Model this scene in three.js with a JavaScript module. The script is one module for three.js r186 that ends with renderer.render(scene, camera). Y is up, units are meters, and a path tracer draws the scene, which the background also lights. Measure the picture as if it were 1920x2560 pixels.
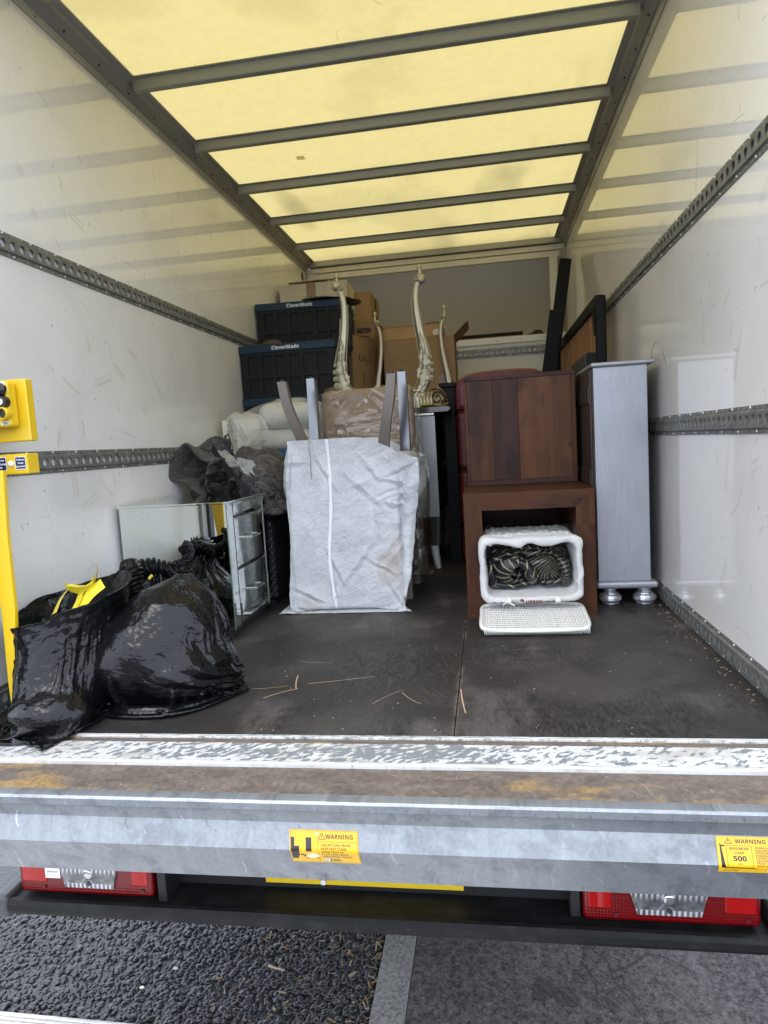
import * as THREE from 'three';
import { RoundedBoxGeometry } from 'three/addons/geometries/RoundedBoxGeometry.js';
import { mergeGeometries, mergeVertices, toCreasedNormals } from 'three/addons/utils/BufferGeometryUtils.js';
import { FontLoader } from 'three/addons/loaders/FontLoader.js';
import { TextGeometry } from 'three/addons/geometries/TextGeometry.js';

// ---------------------------------------------------------------- camera, sky, sun, exposure
const scene = new THREE.Scene();
const camera = new THREE.PerspectiveCamera(74.98, 0.75, 0.02, 400);
camera.position.set(0.36, 0.691, 1.503);
camera.rotation.set(-0.1012, 0.1563, -0.0597, 'YXZ');
scene.add(camera);
const renderer = new THREE.WebGLRenderer({ antialias: true });
renderer.toneMapping = THREE.LinearToneMapping;
renderer.toneMappingExposure = 1.06;
renderer.shadowMap.enabled = true;
{ // overcast sky, a little brighter overhead
  const w = 64, h = 32, d = new Float32Array(w * h * 4);
  for (let j = 0; j < h; j++) for (let i = 0; i < w; i++) {
    const el = ((j + 0.5) / h - 0.5) * Math.PI, s = Math.max(0, Math.sin(el));
    const L = el < 0 ? 0.9 : 3.3 * (0.9 + 0.1 * s), k = (j * w + i) * 4;
    d[k] = L * 0.9; d[k + 1] = L * 0.985; d[k + 2] = L * 1.14; d[k + 3] = 1;
  }
  const t = new THREE.DataTexture(d, w, h, THREE.RGBAFormat, THREE.FloatType);
  t.mapping = THREE.EquirectangularReflectionMapping; t.magFilter = THREE.LinearFilter; t.minFilter = THREE.LinearFilter; t.needsUpdate = true;
  scene.background = t; scene.environment = t; scene.environmentIntensity = 1;
}
const sun = new THREE.DirectionalLight(0xfff4e6, 0.9);
sun.position.set(-3, 9, 3.5); sun.target.position.set(0, 0, -1.5);
sun.castShadow = true; sun.shadow.radius = 40; sun.shadow.mapSize.set(2048, 2048);
Object.assign(sun.shadow.camera, { left: -6, right: 6, top: 6, bottom: -6, near: 0.5, far: 30 });
scene.add(sun, sun.target);

// ---------------------------------------------------------------- helpers
let seed = 7;
const rnd = () => { seed = (seed * 1664525 + 1013904223) >>> 0; return seed / 4294967296; };
const rr = (a, b) => a + (b - a) * rnd();
const V = (x, y, z) => new THREE.Vector3(x, y, z);
const mix = (a, b, t) => a + (b - a) * t, clamp = (x, a = 0, b = 1) => Math.min(b, Math.max(a, x));
const sst = (a, b, x) => { const t = clamp((x - a) / (b - a)); return t * t * (3 - 2 * t); };
const mix3 = (a, b, t) => [mix(a[0], b[0], t), mix(a[1], b[1], t), mix(a[2], b[2], t)];
function hash(x, y, z) { let h = Math.imul(x, 374761393) ^ Math.imul(y, 668265263) ^ Math.imul(z, 2147483647 ^ 83492791); h = Math.imul(h ^ (h >>> 13), 1274126177); return ((h ^ (h >>> 16)) >>> 0) / 4294967296; }
function vn(x, y, z = 0, P = 0) { // value noise; P is the period in x and y
  const xi = Math.floor(x), yi = Math.floor(y), zi = Math.floor(z), f = x - xi, g = y - yi, k = z - zi;
  const u = f * f * (3 - 2 * f), v = g * g * (3 - 2 * g), w = k * k * (3 - 2 * k), m = (a) => P ? ((a % P) + P) % P : a;
  const c = (a, b, e) => hash(m(xi + a), m(yi + b), zi + e);
  const l = (e) => mix(mix(c(0, 0, e), c(1, 0, e), u), mix(c(0, 1, e), c(1, 1, e), u), v);
  return k ? mix(l(0), l(1), w) : l(0);
}
function fbm(x, y, z = 0, o = 4, P = 0) { let s = 0, a = 0.5, n = 0; for (let i = 0; i < o; i++) { s += a * vn(x, y, z + i * 17, P); n += a; a *= 0.5; x *= 2; y *= 2; P *= 2; } return s / n; }
const ridge = (x, y, z, o = 4, P = 0) => { let s = 0, a = 0.5, n = 0; for (let i = 0; i < o; i++) { s += a * (1 - Math.abs(2 * vn(x, y, z + i * 13, P) - 1)); n += a; a *= 0.5; x *= 2; y *= 2; P *= 2; } return s / n; };
const S2 = (c) => Math.round(255 * clamp(c <= 0.0031308 ? 12.92 * c : 1.055 * Math.pow(c, 1 / 2.4) - 0.055));
// canvas texture: fill gets (u, v) in 0..1 (v up) and returns linear rgb; then draw paints on top
function tex(w, h, fill, { srgb = true, draw, size, wrap = THREE.RepeatWrapping } = {}) {
  const c = document.createElement('canvas'); c.width = w; c.height = h; const x = c.getContext('2d');
  if (fill) {
    const im = x.createImageData(w, h), d = im.data;
    for (let j = 0; j < h; j++) for (let i = 0; i < w; i++) {
      const r = fill((i + 0.5) / w, 1 - (j + 0.5) / h), k = (j * w + i) * 4, f = srgb ? S2 : (q) => 255 * clamp(q);
      if (r.length) { d[k] = f(r[0]); d[k + 1] = f(r[1]); d[k + 2] = f(r[2]); } else d[k] = d[k + 1] = d[k + 2] = f(r);
      d[k + 3] = 255;
    }
    x.putImageData(im, 0, 0);
  }
  if (draw) draw(x, w, h);
  const t = new THREE.CanvasTexture(c);
  t.colorSpace = srgb ? THREE.SRGBColorSpace : THREE.NoColorSpace; t.wrapS = t.wrapT = wrap; t.anisotropy = 8;
  if (size) t.repeat.set(1 / size[0], 1 / size[1]);
  return t;
}
const col = (c) => Array.isArray(c) ? new THREE.Color().setRGB(...c) : new THREE.Color(c);
function mat(c, rough = 0.6, o = {}) {
  const m = new THREE.MeshPhysicalMaterial({ color: col(c), roughness: rough, metalness: 0, side: THREE.DoubleSide });
  for (const k in o) m[k] = o[k];
  return m;
}
function uvBox(g, ox = 0, oy = 0, rot = false) { // planar uv in metres by the side a vertex faces
  if (g.index) g = g.toNonIndexed();
  const p = g.attributes.position, n = g.attributes.normal, uv = new Float32Array(p.count * 2);
  for (let i = 0; i < p.count; i += 3) {
    const a = [0, 0, 0]; for (let k = 0; k < 3; k++) { a[0] += n.getX(i + k); a[1] += n.getY(i + k); a[2] += n.getZ(i + k); }
    const [X, Y, Z] = a.map(Math.abs);
    for (let k = i; k < i + 3; k++) {
      let u, v;
      if (X >= Y && X >= Z) { u = p.getZ(k); v = p.getY(k); } else if (Y >= Z) { u = p.getX(k); v = p.getZ(k); } else { u = p.getX(k); v = p.getY(k); }
      if (rot) [u, v] = [v, u];
      uv[k * 2] = u + ox; uv[k * 2 + 1] = v + oy;
    }
  }
  g.setAttribute('uv', new THREE.BufferAttribute(uv, 2));
  return g;
}
function bx(x0, x1, y0, y1, z0, z1, r = 0.003, seg = 2) { // a box between two corners, edges eased
  const w = Math.abs(x1 - x0), h = Math.abs(y1 - y0), d = Math.abs(z1 - z0);
  const g = r > 0 ? new RoundedBoxGeometry(w, h, d, seg, Math.min(r, w / 2.01, h / 2.01, d / 2.01)) : new THREE.BoxGeometry(w, h, d).toNonIndexed();
  g.translate((x0 + x1) / 2, (y0 + y1) / 2, (z0 + z1) / 2);
  return uvBox(g);
}
function cyl(r0, r1, h, x, y, z, seg = 16, axis = 'y') {
  const g = new THREE.CylinderGeometry(r0, r1, h, seg);
  if (axis === 'x') g.rotateZ(Math.PI / 2); if (axis === 'z') g.rotateX(Math.PI / 2);
  return g.translate(x, y, z).toNonIndexed();
}
const flat = (g) => g.index ? g.toNonIndexed() : g;
function merge(list) {
  const l = list.map((g) => { g = flat(g); for (const k of Object.keys(g.attributes)) if (!['position', 'normal', 'uv'].includes(k)) g.deleteAttribute(k); if (!g.attributes.normal) g.computeVertexNormals(); if (!g.attributes.uv) g.setAttribute('uv', new THREE.BufferAttribute(new Float32Array(g.attributes.position.count * 2), 2)); return g; });
  return mergeGeometries(l);
}
function extr(pts, depth, bevel = 0, holes = []) { // shape in xy, pulled along +z
  const s = new THREE.Shape(pts.map((p) => new THREE.Vector2(...p))); s.holes = holes;
  return new THREE.ExtrudeGeometry(s, { depth, bevelEnabled: bevel > 0, bevelSize: bevel, bevelThickness: bevel, bevelSegments: 2, curveSegments: 10 });
}
const used = {};
function numbered(n) { used[n] = (used[n] ?? -1) + 1; return used[n] ? n + '_' + String(used[n]).padStart(3, '0') : n; }
function tag(o, label, category, group, kind) { o.userData.label = label; if (category) o.userData.category = category; if (group) o.userData.group = group; if (kind) o.userData.kind = kind; return o; }
function thing(name, label, category, group, pos = [0, 0, 0], turn = 0) {
  const o = new THREE.Group(); o.name = numbered(name); o.position.set(...pos); o.rotation.y = turn; scene.add(o);
  return tag(o, label, category, group);
}
function part(parent, name, geo, m, label) {
  const geos = Array.isArray(geo) ? (geo.length > 1 ? merge(geo) : geo[0]) : geo;
  const o = new THREE.Mesh(geos, m); o.name = parent === scene ? numbered(name) : name; o.castShadow = o.receiveShadow = true; parent.add(o);
  if (label) o.userData.label = label;
  return o;
}
function structure(name, geo, m, label) { const o = part(scene, name, geo, m); o.userData.kind = 'structure'; if (label) o.userData.label = label; return o; }
function stuff(o) { o.userData.kind = 'stuff'; return o; }
function tube(pts, r, seg = 24, rad = 8, closed = false) { // r: number or function of t
  const c = new THREE.CatmullRomCurve3(pts.map((p) => Array.isArray(p) ? V(...p) : p), closed, 'centripetal');
  const g = new THREE.TubeGeometry(c, seg, 1, rad, closed), p = g.attributes.position, f = typeof r === 'function' ? r : () => r;
  for (let i = 0; i <= seg; i++) { const o = c.getPointAt(i / seg), k = f(i / seg); for (let j = 0; j <= rad; j++) { const q = i * (rad + 1) + j; p.setXYZ(q, mix(o.x, p.getX(q), k), mix(o.y, p.getY(q), k), mix(o.z, p.getZ(q), k)); } }
  g.computeVertexNormals();
  return g;
}
function grid(nu, nv, f, closedU = false) { // surface f(u, v) -> [x, y, z]
  const pos = [], uv = [], idx = [];
  for (let j = 0; j <= nv; j++) for (let i = 0; i <= nu; i++) { pos.push(...f(i / nu, j / nv)); uv.push(i / nu, j / nv); }
  for (let j = 0; j < nv; j++) for (let i = 0; i < nu; i++) { const a = j * (nu + 1) + i; idx.push(a, a + 1, a + nu + 2, a, a + nu + 2, a + nu + 1); }
  const g = new THREE.BufferGeometry();
  g.setAttribute('position', new THREE.Float32BufferAttribute(pos, 3)); g.setAttribute('uv', new THREE.Float32BufferAttribute(uv, 2)); g.setIndex(idx);
  g.computeVertexNormals();
  if (closedU) { const n = g.attributes.normal; for (let j = 0; j <= nv; j++) { const a = j * (nu + 1), b = a + nu, s = V(n.getX(a) + n.getX(b), n.getY(a) + n.getY(b), n.getZ(a) + n.getZ(b)).normalize(); n.setXYZ(a, s.x, s.y, s.z); n.setXYZ(b, s.x, s.y, s.z); } }
  return g;
}
function ribbon(pts, width, side, seg = 40, thick = 0) { // a flat band along a curve; side(t) gives the width direction
  const c = new THREE.CatmullRomCurve3(pts.map((p) => V(...p)), false, 'centripetal');
  return grid(seg, 3, (t, v) => { const o = c.getPointAt(t), w = typeof width === 'function' ? width(t) : width, s = side(t); return [o.x + s[0] * w * (v - 0.5), o.y + s[1] * w * (v - 0.5), o.z + s[2] * w * (v - 0.5)]; });
}
// ---------------------------------------------------------------- cloth and film: a small position-based sheet solver
// pos: Float32Array, tris: index list; rest lengths are those of the start shape times slack.
function drape(pos, tris, o) {
  const { slack = 1, slackFn, pinned = () => false, colliders = [], steps = 120, iters = 10, g = -3, suck = 0, bend = 0.2, fric = 0.4, damp = 0.97, dt = 0.016, jitter = 0.004 } = o;
  const n = pos.length / 3, p = Float64Array.from(pos), q = new Float64Array(p.length), w = new Float64Array(n).fill(1);
  const E = [], seen = new Map(), opp = new Map();
  const add = (a, b, c) => { const k = a < b ? a * n + b : b * n + a; if (!seen.has(k)) { seen.set(k, 1); E.push([a, b, 1]); opp.set(k, c); } else if (opp.get(k) !== c) E.push([opp.get(k), c, bend]); };
  for (let i = 0; i < tris.length; i += 3) { const [a, b, c] = [tris[i], tris[i + 1], tris[i + 2]]; add(a, b, c); add(b, c, a); add(c, a, b); }
  const m = E.length, A = new Int32Array(m), B = new Int32Array(m), L = new Float64Array(m), K = new Float64Array(m);
  for (let i = m - 1; i > 0; i--) { const j = Math.floor(rnd() * (i + 1)); [E[i], E[j]] = [E[j], E[i]]; }
  E.forEach(([a, b, k], i) => { A[i] = a; B[i] = b; K[i] = k; const s = slackFn ? slackFn(pos[a * 3], pos[a * 3 + 1], pos[a * 3 + 2]) : slack; L[i] = s * Math.hypot(pos[a * 3] - pos[b * 3], pos[a * 3 + 1] - pos[b * 3 + 1], pos[a * 3 + 2] - pos[b * 3 + 2]); });
  for (let i = 0; i < n; i++) { if (pinned(i, pos[i * 3], pos[i * 3 + 1], pos[i * 3 + 2])) w[i] = 0; else for (let k = 0; k < 3; k++) p[i * 3 + k] += rr(-jitter, jitter); }
  q.set(p);
  let sk = suck;
  if (suck) { // towards the inside, whichever way the start shape is wound
    let cx = 0, cy = 0, cz = 0, vol = 0; for (let i = 0; i < n; i++) { cx += pos[i * 3] / n; cy += pos[i * 3 + 1] / n; cz += pos[i * 3 + 2] / n; }
    for (let i = 0; i < tris.length; i += 3) { const [a, b, c] = [tris[i] * 3, tris[i + 1] * 3, tris[i + 2] * 3], A0 = pos[a] - cx, A1 = pos[a + 1] - cy, A2 = pos[a + 2] - cz, B0 = pos[b] - cx, B1 = pos[b + 1] - cy, B2 = pos[b + 2] - cz, C0 = pos[c] - cx, C1 = pos[c + 1] - cy, C2 = pos[c + 2] - cz; vol += A0 * (B1 * C2 - B2 * C1) + A1 * (B2 * C0 - B0 * C2) + A2 * (B0 * C1 - B1 * C0); }
    if (vol < 0) sk = -suck;
  }
  const N = new Float64Array(p.length);
  for (let s = 0; s < steps; s++) {
    if (suck) {
      N.fill(0);
      for (let i = 0; i < tris.length; i += 3) {
        const a = tris[i] * 3, b = tris[i + 1] * 3, c = tris[i + 2] * 3, ux = p[b] - p[a], uy = p[b + 1] - p[a + 1], uz = p[b + 2] - p[a + 2], vx = p[c] - p[a], vy = p[c + 1] - p[a + 1], vz = p[c + 2] - p[a + 2];
        const x = uy * vz - uz * vy, y = uz * vx - ux * vz, z = ux * vy - uy * vx;
        for (const k of [a, b, c]) { N[k] += x; N[k + 1] += y; N[k + 2] += z; }
      }
    }
    for (let i = 0; i < n; i++) {
      if (!w[i]) continue;
      const k = i * 3, l = suck ? Math.hypot(N[k], N[k + 1], N[k + 2]) || 1 : 1;
      for (let c = 0; c < 3; c++) { const v = (p[k + c] - q[k + c]) * damp, a = (c === 1 ? g : 0) - (sk ? sk * N[k + c] / l : 0); q[k + c] = p[k + c]; p[k + c] += clamp(v, -0.02, 0.02) + a * dt * dt; }
    }
    for (let it = 0; it < iters; it++) {
      for (let e = 0; e < m; e++) {
        const a = A[e], b = B[e], ws = w[a] + w[b]; if (!ws) continue;
        const i = a * 3, j = b * 3, x = p[j] - p[i], y = p[j + 1] - p[i + 1], z = p[j + 2] - p[i + 2], d = Math.sqrt(x * x + y * y + z * z) || 1e-9;
        if (K[e] < 1 && d > L[e]) continue; // bending only resists folding up
        const f = K[e] * (d - L[e]) / d / ws, fa = f * w[a], fb = f * w[b];
        p[i] += x * fa; p[i + 1] += y * fa; p[i + 2] += z * fa; p[j] -= x * fb; p[j + 1] -= y * fb; p[j + 2] -= z * fb;
      }
      if (it % 3 === 2 || it === iters - 1) for (let i = 0; i < n; i++) {
        if (!w[i]) continue;
        const k = i * 3;
        for (const c of colliders) {
          let x = p[k], y = p[k + 1], z = p[k + 2], hit = false;
          if (c.e) { const X = (x - c.e[0]) / c.r[0], Y = (y - c.e[1]) / c.r[1], Z = (z - c.e[2]) / c.r[2], d = Math.sqrt(X * X + Y * Y + Z * Z); if (d < 1) { hit = true; const f = 1 / (d || 1e-6); x = c.e[0] + (x - c.e[0]) * f; y = c.e[1] + (y - c.e[1]) * f; z = c.e[2] + (z - c.e[2]) * f; } }
          else if (c.b) { // rounded box: lo, hi, radius
            const R = c.rad ?? 0.01, cx = clamp(x, c.b[0] + R, c.b[3] - R), cy = clamp(y, c.b[1] + R, c.b[4] - R), cz = clamp(z, c.b[2] + R, c.b[5] - R), dx = x - cx, dy = y - cy, dz = z - cz, d = Math.hypot(dx, dy, dz);
            if (d === 0) { hit = true; const D = [x - c.b[0], c.b[3] - x, y - c.b[1], c.b[4] - y, z - c.b[2], c.b[5] - z], mi = D.indexOf(Math.min(...D)); if (mi === 0) x = c.b[0]; if (mi === 1) x = c.b[3]; if (mi === 2) y = c.b[1]; if (mi === 3) y = c.b[4]; if (mi === 4) z = c.b[2]; if (mi === 5) z = c.b[5]; }
            else if (d < R) { hit = true; x = cx + dx / d * R; y = cy + dy / d * R; z = cz + dz / d * R; }
          } else if (c.axis !== undefined) { const v = [x, y, z][c.axis]; if ((v - c.at) * c.s < 0) { hit = true; if (c.axis === 0) x = c.at; if (c.axis === 1) y = c.at; if (c.axis === 2) z = c.at; } }
          if (hit) { p[k] = x; p[k + 1] = y; p[k + 2] = z; q[k] += (x - q[k]) * fric; q[k + 1] += (y - q[k + 1]) * fric; q[k + 2] += (z - q[k + 2]) * fric; }
        }
      }
    }
  }
  return Float32Array.from(p);
}
// closed-in-u sheet: nu around, nv along; f(u, v) start shape; returns geometry with uv in metres (approx.)
function film(nu, nv, f, o, uvScale = [1, 1], cap = false) {
  const P = [], T = [];
  for (let j = 0; j <= nv; j++) for (let i = 0; i < nu; i++) P.push(...f(i / nu, j / nv));
  for (let j = 0; j < nv; j++) for (let i = 0; i < nu; i++) { const a = j * nu + i, b = j * nu + (i + 1) % nu, c = a + nu, d = b + nu; if ((i + j) % 2) T.push(a, b, d, a, d, c); else T.push(a, b, c, b, d, c); }
  const R = drape(Float32Array.from(P), T, o);
  const pos = [], uv = [], idx = [];
  for (let j = 0; j <= nv; j++) for (let i = 0; i <= nu; i++) { const a = (j * nu + i % nu) * 3; pos.push(R[a], R[a + 1], R[a + 2]); uv.push(i / nu * uvScale[0], j / nv * uvScale[1]); }
  for (let j = 0; j < nv; j++) for (let i = 0; i < nu; i++) { const a = j * (nu + 1) + i, b = a + 1, c = a + nu + 1, d = c + 1; if ((i + j) % 2) idx.push(a, b, d, a, d, c); else idx.push(a, b, c, b, d, c); }
  const g = new THREE.BufferGeometry();
  g.setAttribute('position', new THREE.Float32BufferAttribute(pos, 3)); g.setAttribute('uv', new THREE.Float32BufferAttribute(uv, 2)); g.setIndex(idx); g.computeVertexNormals();
  const n = g.attributes.normal;
  for (let j = 0; j <= nv; j++) { const a = j * (nu + 1), b = a + nu, s = V(n.getX(a) + n.getX(b), n.getY(a) + n.getY(b), n.getZ(a) + n.getZ(b)).normalize(); n.setXYZ(a, s.x, s.y, s.z); n.setXYZ(b, s.x, s.y, s.z); }
  g.userData.R = R; g.userData.nu = nu;
  return g;
}
function sheet(nu, nv, f, o, uvScale = [1, 1]) {
  const P = [], T = [], uv = [];
  for (let j = 0; j <= nv; j++) for (let i = 0; i <= nu; i++) { P.push(...f(i / nu, j / nv)); uv.push(i / nu * uvScale[0], j / nv * uvScale[1]); }
  for (let j = 0; j < nv; j++) for (let i = 0; i < nu; i++) { const a = j * (nu + 1) + i, b = a + 1, c = a + nu + 1, d = c + 1; if ((i + j) % 2) T.push(a, b, d, a, d, c); else T.push(a, b, c, b, d, c); }
  const R = drape(Float32Array.from(P), T, o);
  const g = new THREE.BufferGeometry();
  g.setAttribute('position', new THREE.BufferAttribute(R, 3)); g.setAttribute('uv', new THREE.Float32BufferAttribute(uv, 2)); g.setIndex(T); g.computeVertexNormals();
  return g;
}
function thicken(g, t) { // a second skin t metres along the normals and a rim, so that cloth has an edge
  const p = g.attributes.position, n = g.attributes.normal, uv = g.attributes.uv, N = p.count, pos = [], uvs = [], idx = [...g.index.array];
  for (let s = 0; s < 2; s++) for (let i = 0; i < N; i++) { pos.push(p.getX(i) + s * t * n.getX(i), p.getY(i) + s * t * n.getY(i), p.getZ(i) + s * t * n.getZ(i)); uvs.push(uv.getX(i), uv.getY(i)); }
  const E = new Map(), I = g.index.array;
  for (let i = 0; i < I.length; i += 3) { idx.push(I[i] + N, I[i + 2] + N, I[i + 1] + N); for (const [a, b] of [[I[i], I[i + 1]], [I[i + 1], I[i + 2]], [I[i + 2], I[i]]]) { const k = Math.min(a, b) * N + Math.max(a, b); E.has(k) ? E.set(k, null) : E.set(k, [a, b]); } }
  for (const e of E.values()) if (e) idx.push(e[0], e[0] + N, e[1], e[1], e[0] + N, e[1] + N);
  const r = new THREE.BufferGeometry(); r.setAttribute('position', new THREE.Float32BufferAttribute(pos, 3)); r.setAttribute('uv', new THREE.Float32BufferAttribute(uvs, 2)); r.setIndex(idx); r.computeVertexNormals();
  return r;
}
function crease(g, f) { // move every vertex along its normal by f(x, y, z)
  const p = g.attributes.position, n = g.attributes.normal, q = [];
  for (let i = 0; i < p.count; i++) { const k = f(p.getX(i), p.getY(i), p.getZ(i), n.getX(i), n.getY(i), n.getZ(i)); q.push(p.getX(i) + k * n.getX(i), p.getY(i) + k * n.getY(i), p.getZ(i) + k * n.getZ(i)); }
  p.array.set(q); g.computeVertexNormals(); return g;
}
const tri = (t) => Math.abs((t - Math.floor(t)) * 2 - 1);
function crumple(x, y, z, f, sd, n = 5) { // sharp folds in random directions, as in stiff film; 0..1
  let s = 0, t = 0; const w = 0.9 * vn(x * f * 0.7 + 9, y * f * 0.7, z * f * 0.7 + sd), w2 = 0.9 * vn(x * f * 0.7, y * f * 0.7 + 5, z * f * 0.7 + sd + 3);
  for (let k = 0; k < n; k++) { const a = hash(k, sd, 1) * 6.2832, c = hash(k, sd, 2) * 2 - 1, q = Math.sqrt(1 - c * c), g = f * (0.6 + 0.8 * hash(k, sd, 3)), m = 0.25 + vn(x * f * 0.5 + k * 7, y * f * 0.5, z * f * 0.5 + k); s += m * tri((x * q * Math.cos(a) + y * c + z * q * Math.sin(a)) * g + (k % 2 ? w : w2) + hash(k, sd, 4)); t += m; }
  return s / t;
}
function refine(g, nu, nv, k, closed = true) { // finer mesh through a film's grid of (nu + 1) x (nv + 1) points
  const p = g.attributes.position, uv = g.attributes.uv, W = nu + 1, cr = (a, b, c, d, t) => b + 0.5 * t * (c - a + t * (2 * a - 5 * b + 4 * c - d + t * (3 * (b - c) + d - a)));
  const at = (i, j, c) => p.array[(clamp(j, 0, nv) * W + (closed ? ((i % nu) + nu) % nu : clamp(i, 0, nu))) * 3 + c];
  const su = uv.getX(nu), sv = uv.getY(nv * W);
  const r = grid(nu * k, nv * k, (u, v) => { const x = u * nu, y = v * nv, i = Math.min(nu - 1, Math.floor(x)), j = Math.min(nv - 1, Math.floor(y)), s = x - i, t = y - j, o = []; for (let c = 0; c < 3; c++) { const q = []; for (let b = -1; b < 3; b++) q.push(cr(at(i - 1, j + b, c), at(i, j + b, c), at(i + 1, j + b, c), at(i + 2, j + b, c), s)); o.push(cr(...q, t)); } return o; }, closed);
  const U = r.attributes.uv; for (let i = 0; i < U.count; i++) U.setXY(i, U.getX(i) * su, U.getY(i) * sv);
  r.userData = { W: nu * k + 1, nv: nv * k, closed }; return r;
}
function weld(g) { const { W, nv, closed } = g.userData, n = g.attributes.normal; if (closed) for (let j = 0; j <= nv; j++) { const A = j * W, B = A + W - 1, s = V(n.getX(A) + n.getX(B), n.getY(A) + n.getY(B), n.getZ(A) + n.getZ(B)).normalize(); n.setXYZ(A, s.x, s.y, s.z); n.setXYZ(B, s.x, s.y, s.z); } return g; }
const font = await new FontLoader().loadAsync('fonts/droid/droid_sans_bold.typeface.json');
function letters(s, size, depth, x, y, z) { const g = new TextGeometry(s, { font, size, depth, curveSegments: 4 }); g.computeBoundingBox(); const b = g.boundingBox; g.translate(x - (b.max.x + b.min.x) / 2, y, z); return flat(g); }

// ---------------------------------------------------------------- shared materials
const scratch = (x, n, w, h, o) => { for (let i = 0; i < n; i++) { const a = o.ang + rr(-o.spread, o.spread), l = rr(o.len[0], o.len[1]), X = rr(0, w), Y = rr(0, h), k = rr(-0.25, 0.25) * l; x.strokeStyle = typeof o.c === 'function' ? o.c() : o.c; x.lineWidth = rr(o.lw[0], o.lw[1]); x.beginPath(); x.moveTo(X, Y); x.quadraticCurveTo(X + Math.cos(a) * l / 2 - k * Math.sin(a), Y + Math.sin(a) * l / 2 + k * Math.cos(a), X + Math.cos(a) * l, Y + Math.sin(a) * l); x.stroke(); } };
const blot = (x, X, Y, r, c, n = 9) => { x.fillStyle = c; x.beginPath(); for (let i = 0; i < n; i++) { const a = i / n * 6.283, q = r * rr(0.4, 1.1); i ? x.lineTo(X + q * Math.cos(a), Y + q * Math.sin(a)) : x.moveTo(X + q, Y); } x.closePath(); x.fill(); };
function wallTex(s) { // scuffed white panel, 4 m x 2.15 m
  const z0 = s * 31;
  return tex(2048, 1024, (u, v) => { const d = fbm(u * 14, v * 8, z0, 4), e = fbm(u * 60, v * 40, z0 + 5, 3), k = 0.735 - 0.05 * sst(0.5, 0.75, d) - 0.02 * (e - 0.5); return [k * 1.0, k * 0.99, k * 0.965]; }, {
    size: [4, 2.15], draw: (x, w, h) => {
      scratch(x, 90, w, h, { ang: 0.3, spread: 0.5, len: [10, 70], lw: [0.5, 1.3], c: () => `rgba(${rr(90, 140) | 0},${rr(85, 120) | 0},${rr(70, 105) | 0},${rr(0.15, 0.5)})` });
      scratch(x, 130, w, h, { ang: 1.4, spread: 0.5, len: [3, 26], lw: [0.6, 1.8], c: () => `rgba(70,66,62,${rr(0.2, 0.65)})` });
      scratch(x, 30, w, h, { ang: 1.0, spread: 0.3, len: [20, 60], lw: [1, 4], c: () => `rgba(150,125,90,${rr(0.08, 0.25)})` });
      scratch(x, 60, w, h, { ang: 0.1, spread: 1, len: [10, 60], lw: [1, 3], c: 'rgba(255,255,255,0.25)' });
      for (let i = 0; i < 260; i++) blot(x, rr(0, w), rr(0, h), rr(0.6, 2.6), `rgba(60,55,50,${rr(0.2, 0.6)})`, 6);
      scratch(x, 240, w, h * 0.75, { ang: 0.2, spread: 1.2, len: [2, 14], lw: [0.5, 1.6], c: () => `rgba(80,74,68,${rr(0.12, 0.45)})` });
      for (let q = 0; q < 34; q++) { const X = rr(0, w), Y = rr(h * 0.25, h * 0.95), an = rr(-0.4, 1.9), L = rr(14, 90); for (let i = 0; i < 9; i++) { x.strokeStyle = `rgba(${rr(110, 150) | 0},${rr(100, 130) | 0},${rr(84, 110) | 0},${rr(0.04, 0.16)})`; x.lineWidth = rr(0.6, 2.4); const o = rr(-7, 7), s = rr(0, L * 0.4); x.beginPath(); x.moveTo(X + Math.cos(an) * s - o * Math.sin(an), Y + Math.sin(an) * s + o * Math.cos(an)); x.lineTo(X + Math.cos(an) * L + rr(-4, 4) - o * Math.sin(an), Y + Math.sin(an) * L + o * Math.cos(an)); x.stroke(); } }
      for (let c = 0; c < 9; c++) { const X = rr(0, w), Y = rr(h * 0.3, h); for (let i = 0; i < 12; i++) blot(x, X + rr(-22, 22), Y + rr(-14, 14), rr(0.5, 2), `rgba(60,58,62,${rr(0.2, 0.6)})`, 5); }
    } });
}
const wallGloss = { clearcoat: 1, clearcoatRoughness: 0.03 };
const wobble = tex(512, 512, (u, v) => fbm(u * 6, v * 6, 3, 3, 6), { srgb: false, size: [1.1, 1.1] });
const wallL = mat('#fff', 0.42, { map: wallTex(1), ...wallGloss }), wallR = mat('#fff', 0.42, { map: wallTex(2), ...wallGloss });
const galvT = tex(1024, 512, (u, v) => { const a = fbm(u * 8, v * 16, 4, 5, 8), b = fbm(u * 120, v * 6, 8, 3), k = 0.29 + 0.12 * (a - 0.5) + 0.05 * (b - 0.5); return [k * 0.95, k, k * 1.04]; }, { size: [1.0, 0.5] });
const rail = mat([0.25, 0.26, 0.25], 0.5, { metalness: 0.5, map: tex(512, 256, (u, v) => { const k = 0.75 + 0.6 * (fbm(u * 30, v * 12, 6, 4) - 0.5); return [k, k, k * 0.98]; }, { size: [0.6, 0.3] }) });
const screwM = mat([0.62, 0.62, 0.6], 0.35, { metalness: 0.9 });
const darkAl = mat([0.36, 0.36, 0.36], 0.5, { metalness: 0.55 });
const whiteTrim = mat([0.66, 0.65, 0.6], 0.45, { clearcoat: 0.3, clearcoatRoughness: 0.2 });
const blackPl = mat([0.018, 0.019, 0.021], 0.5);
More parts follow.
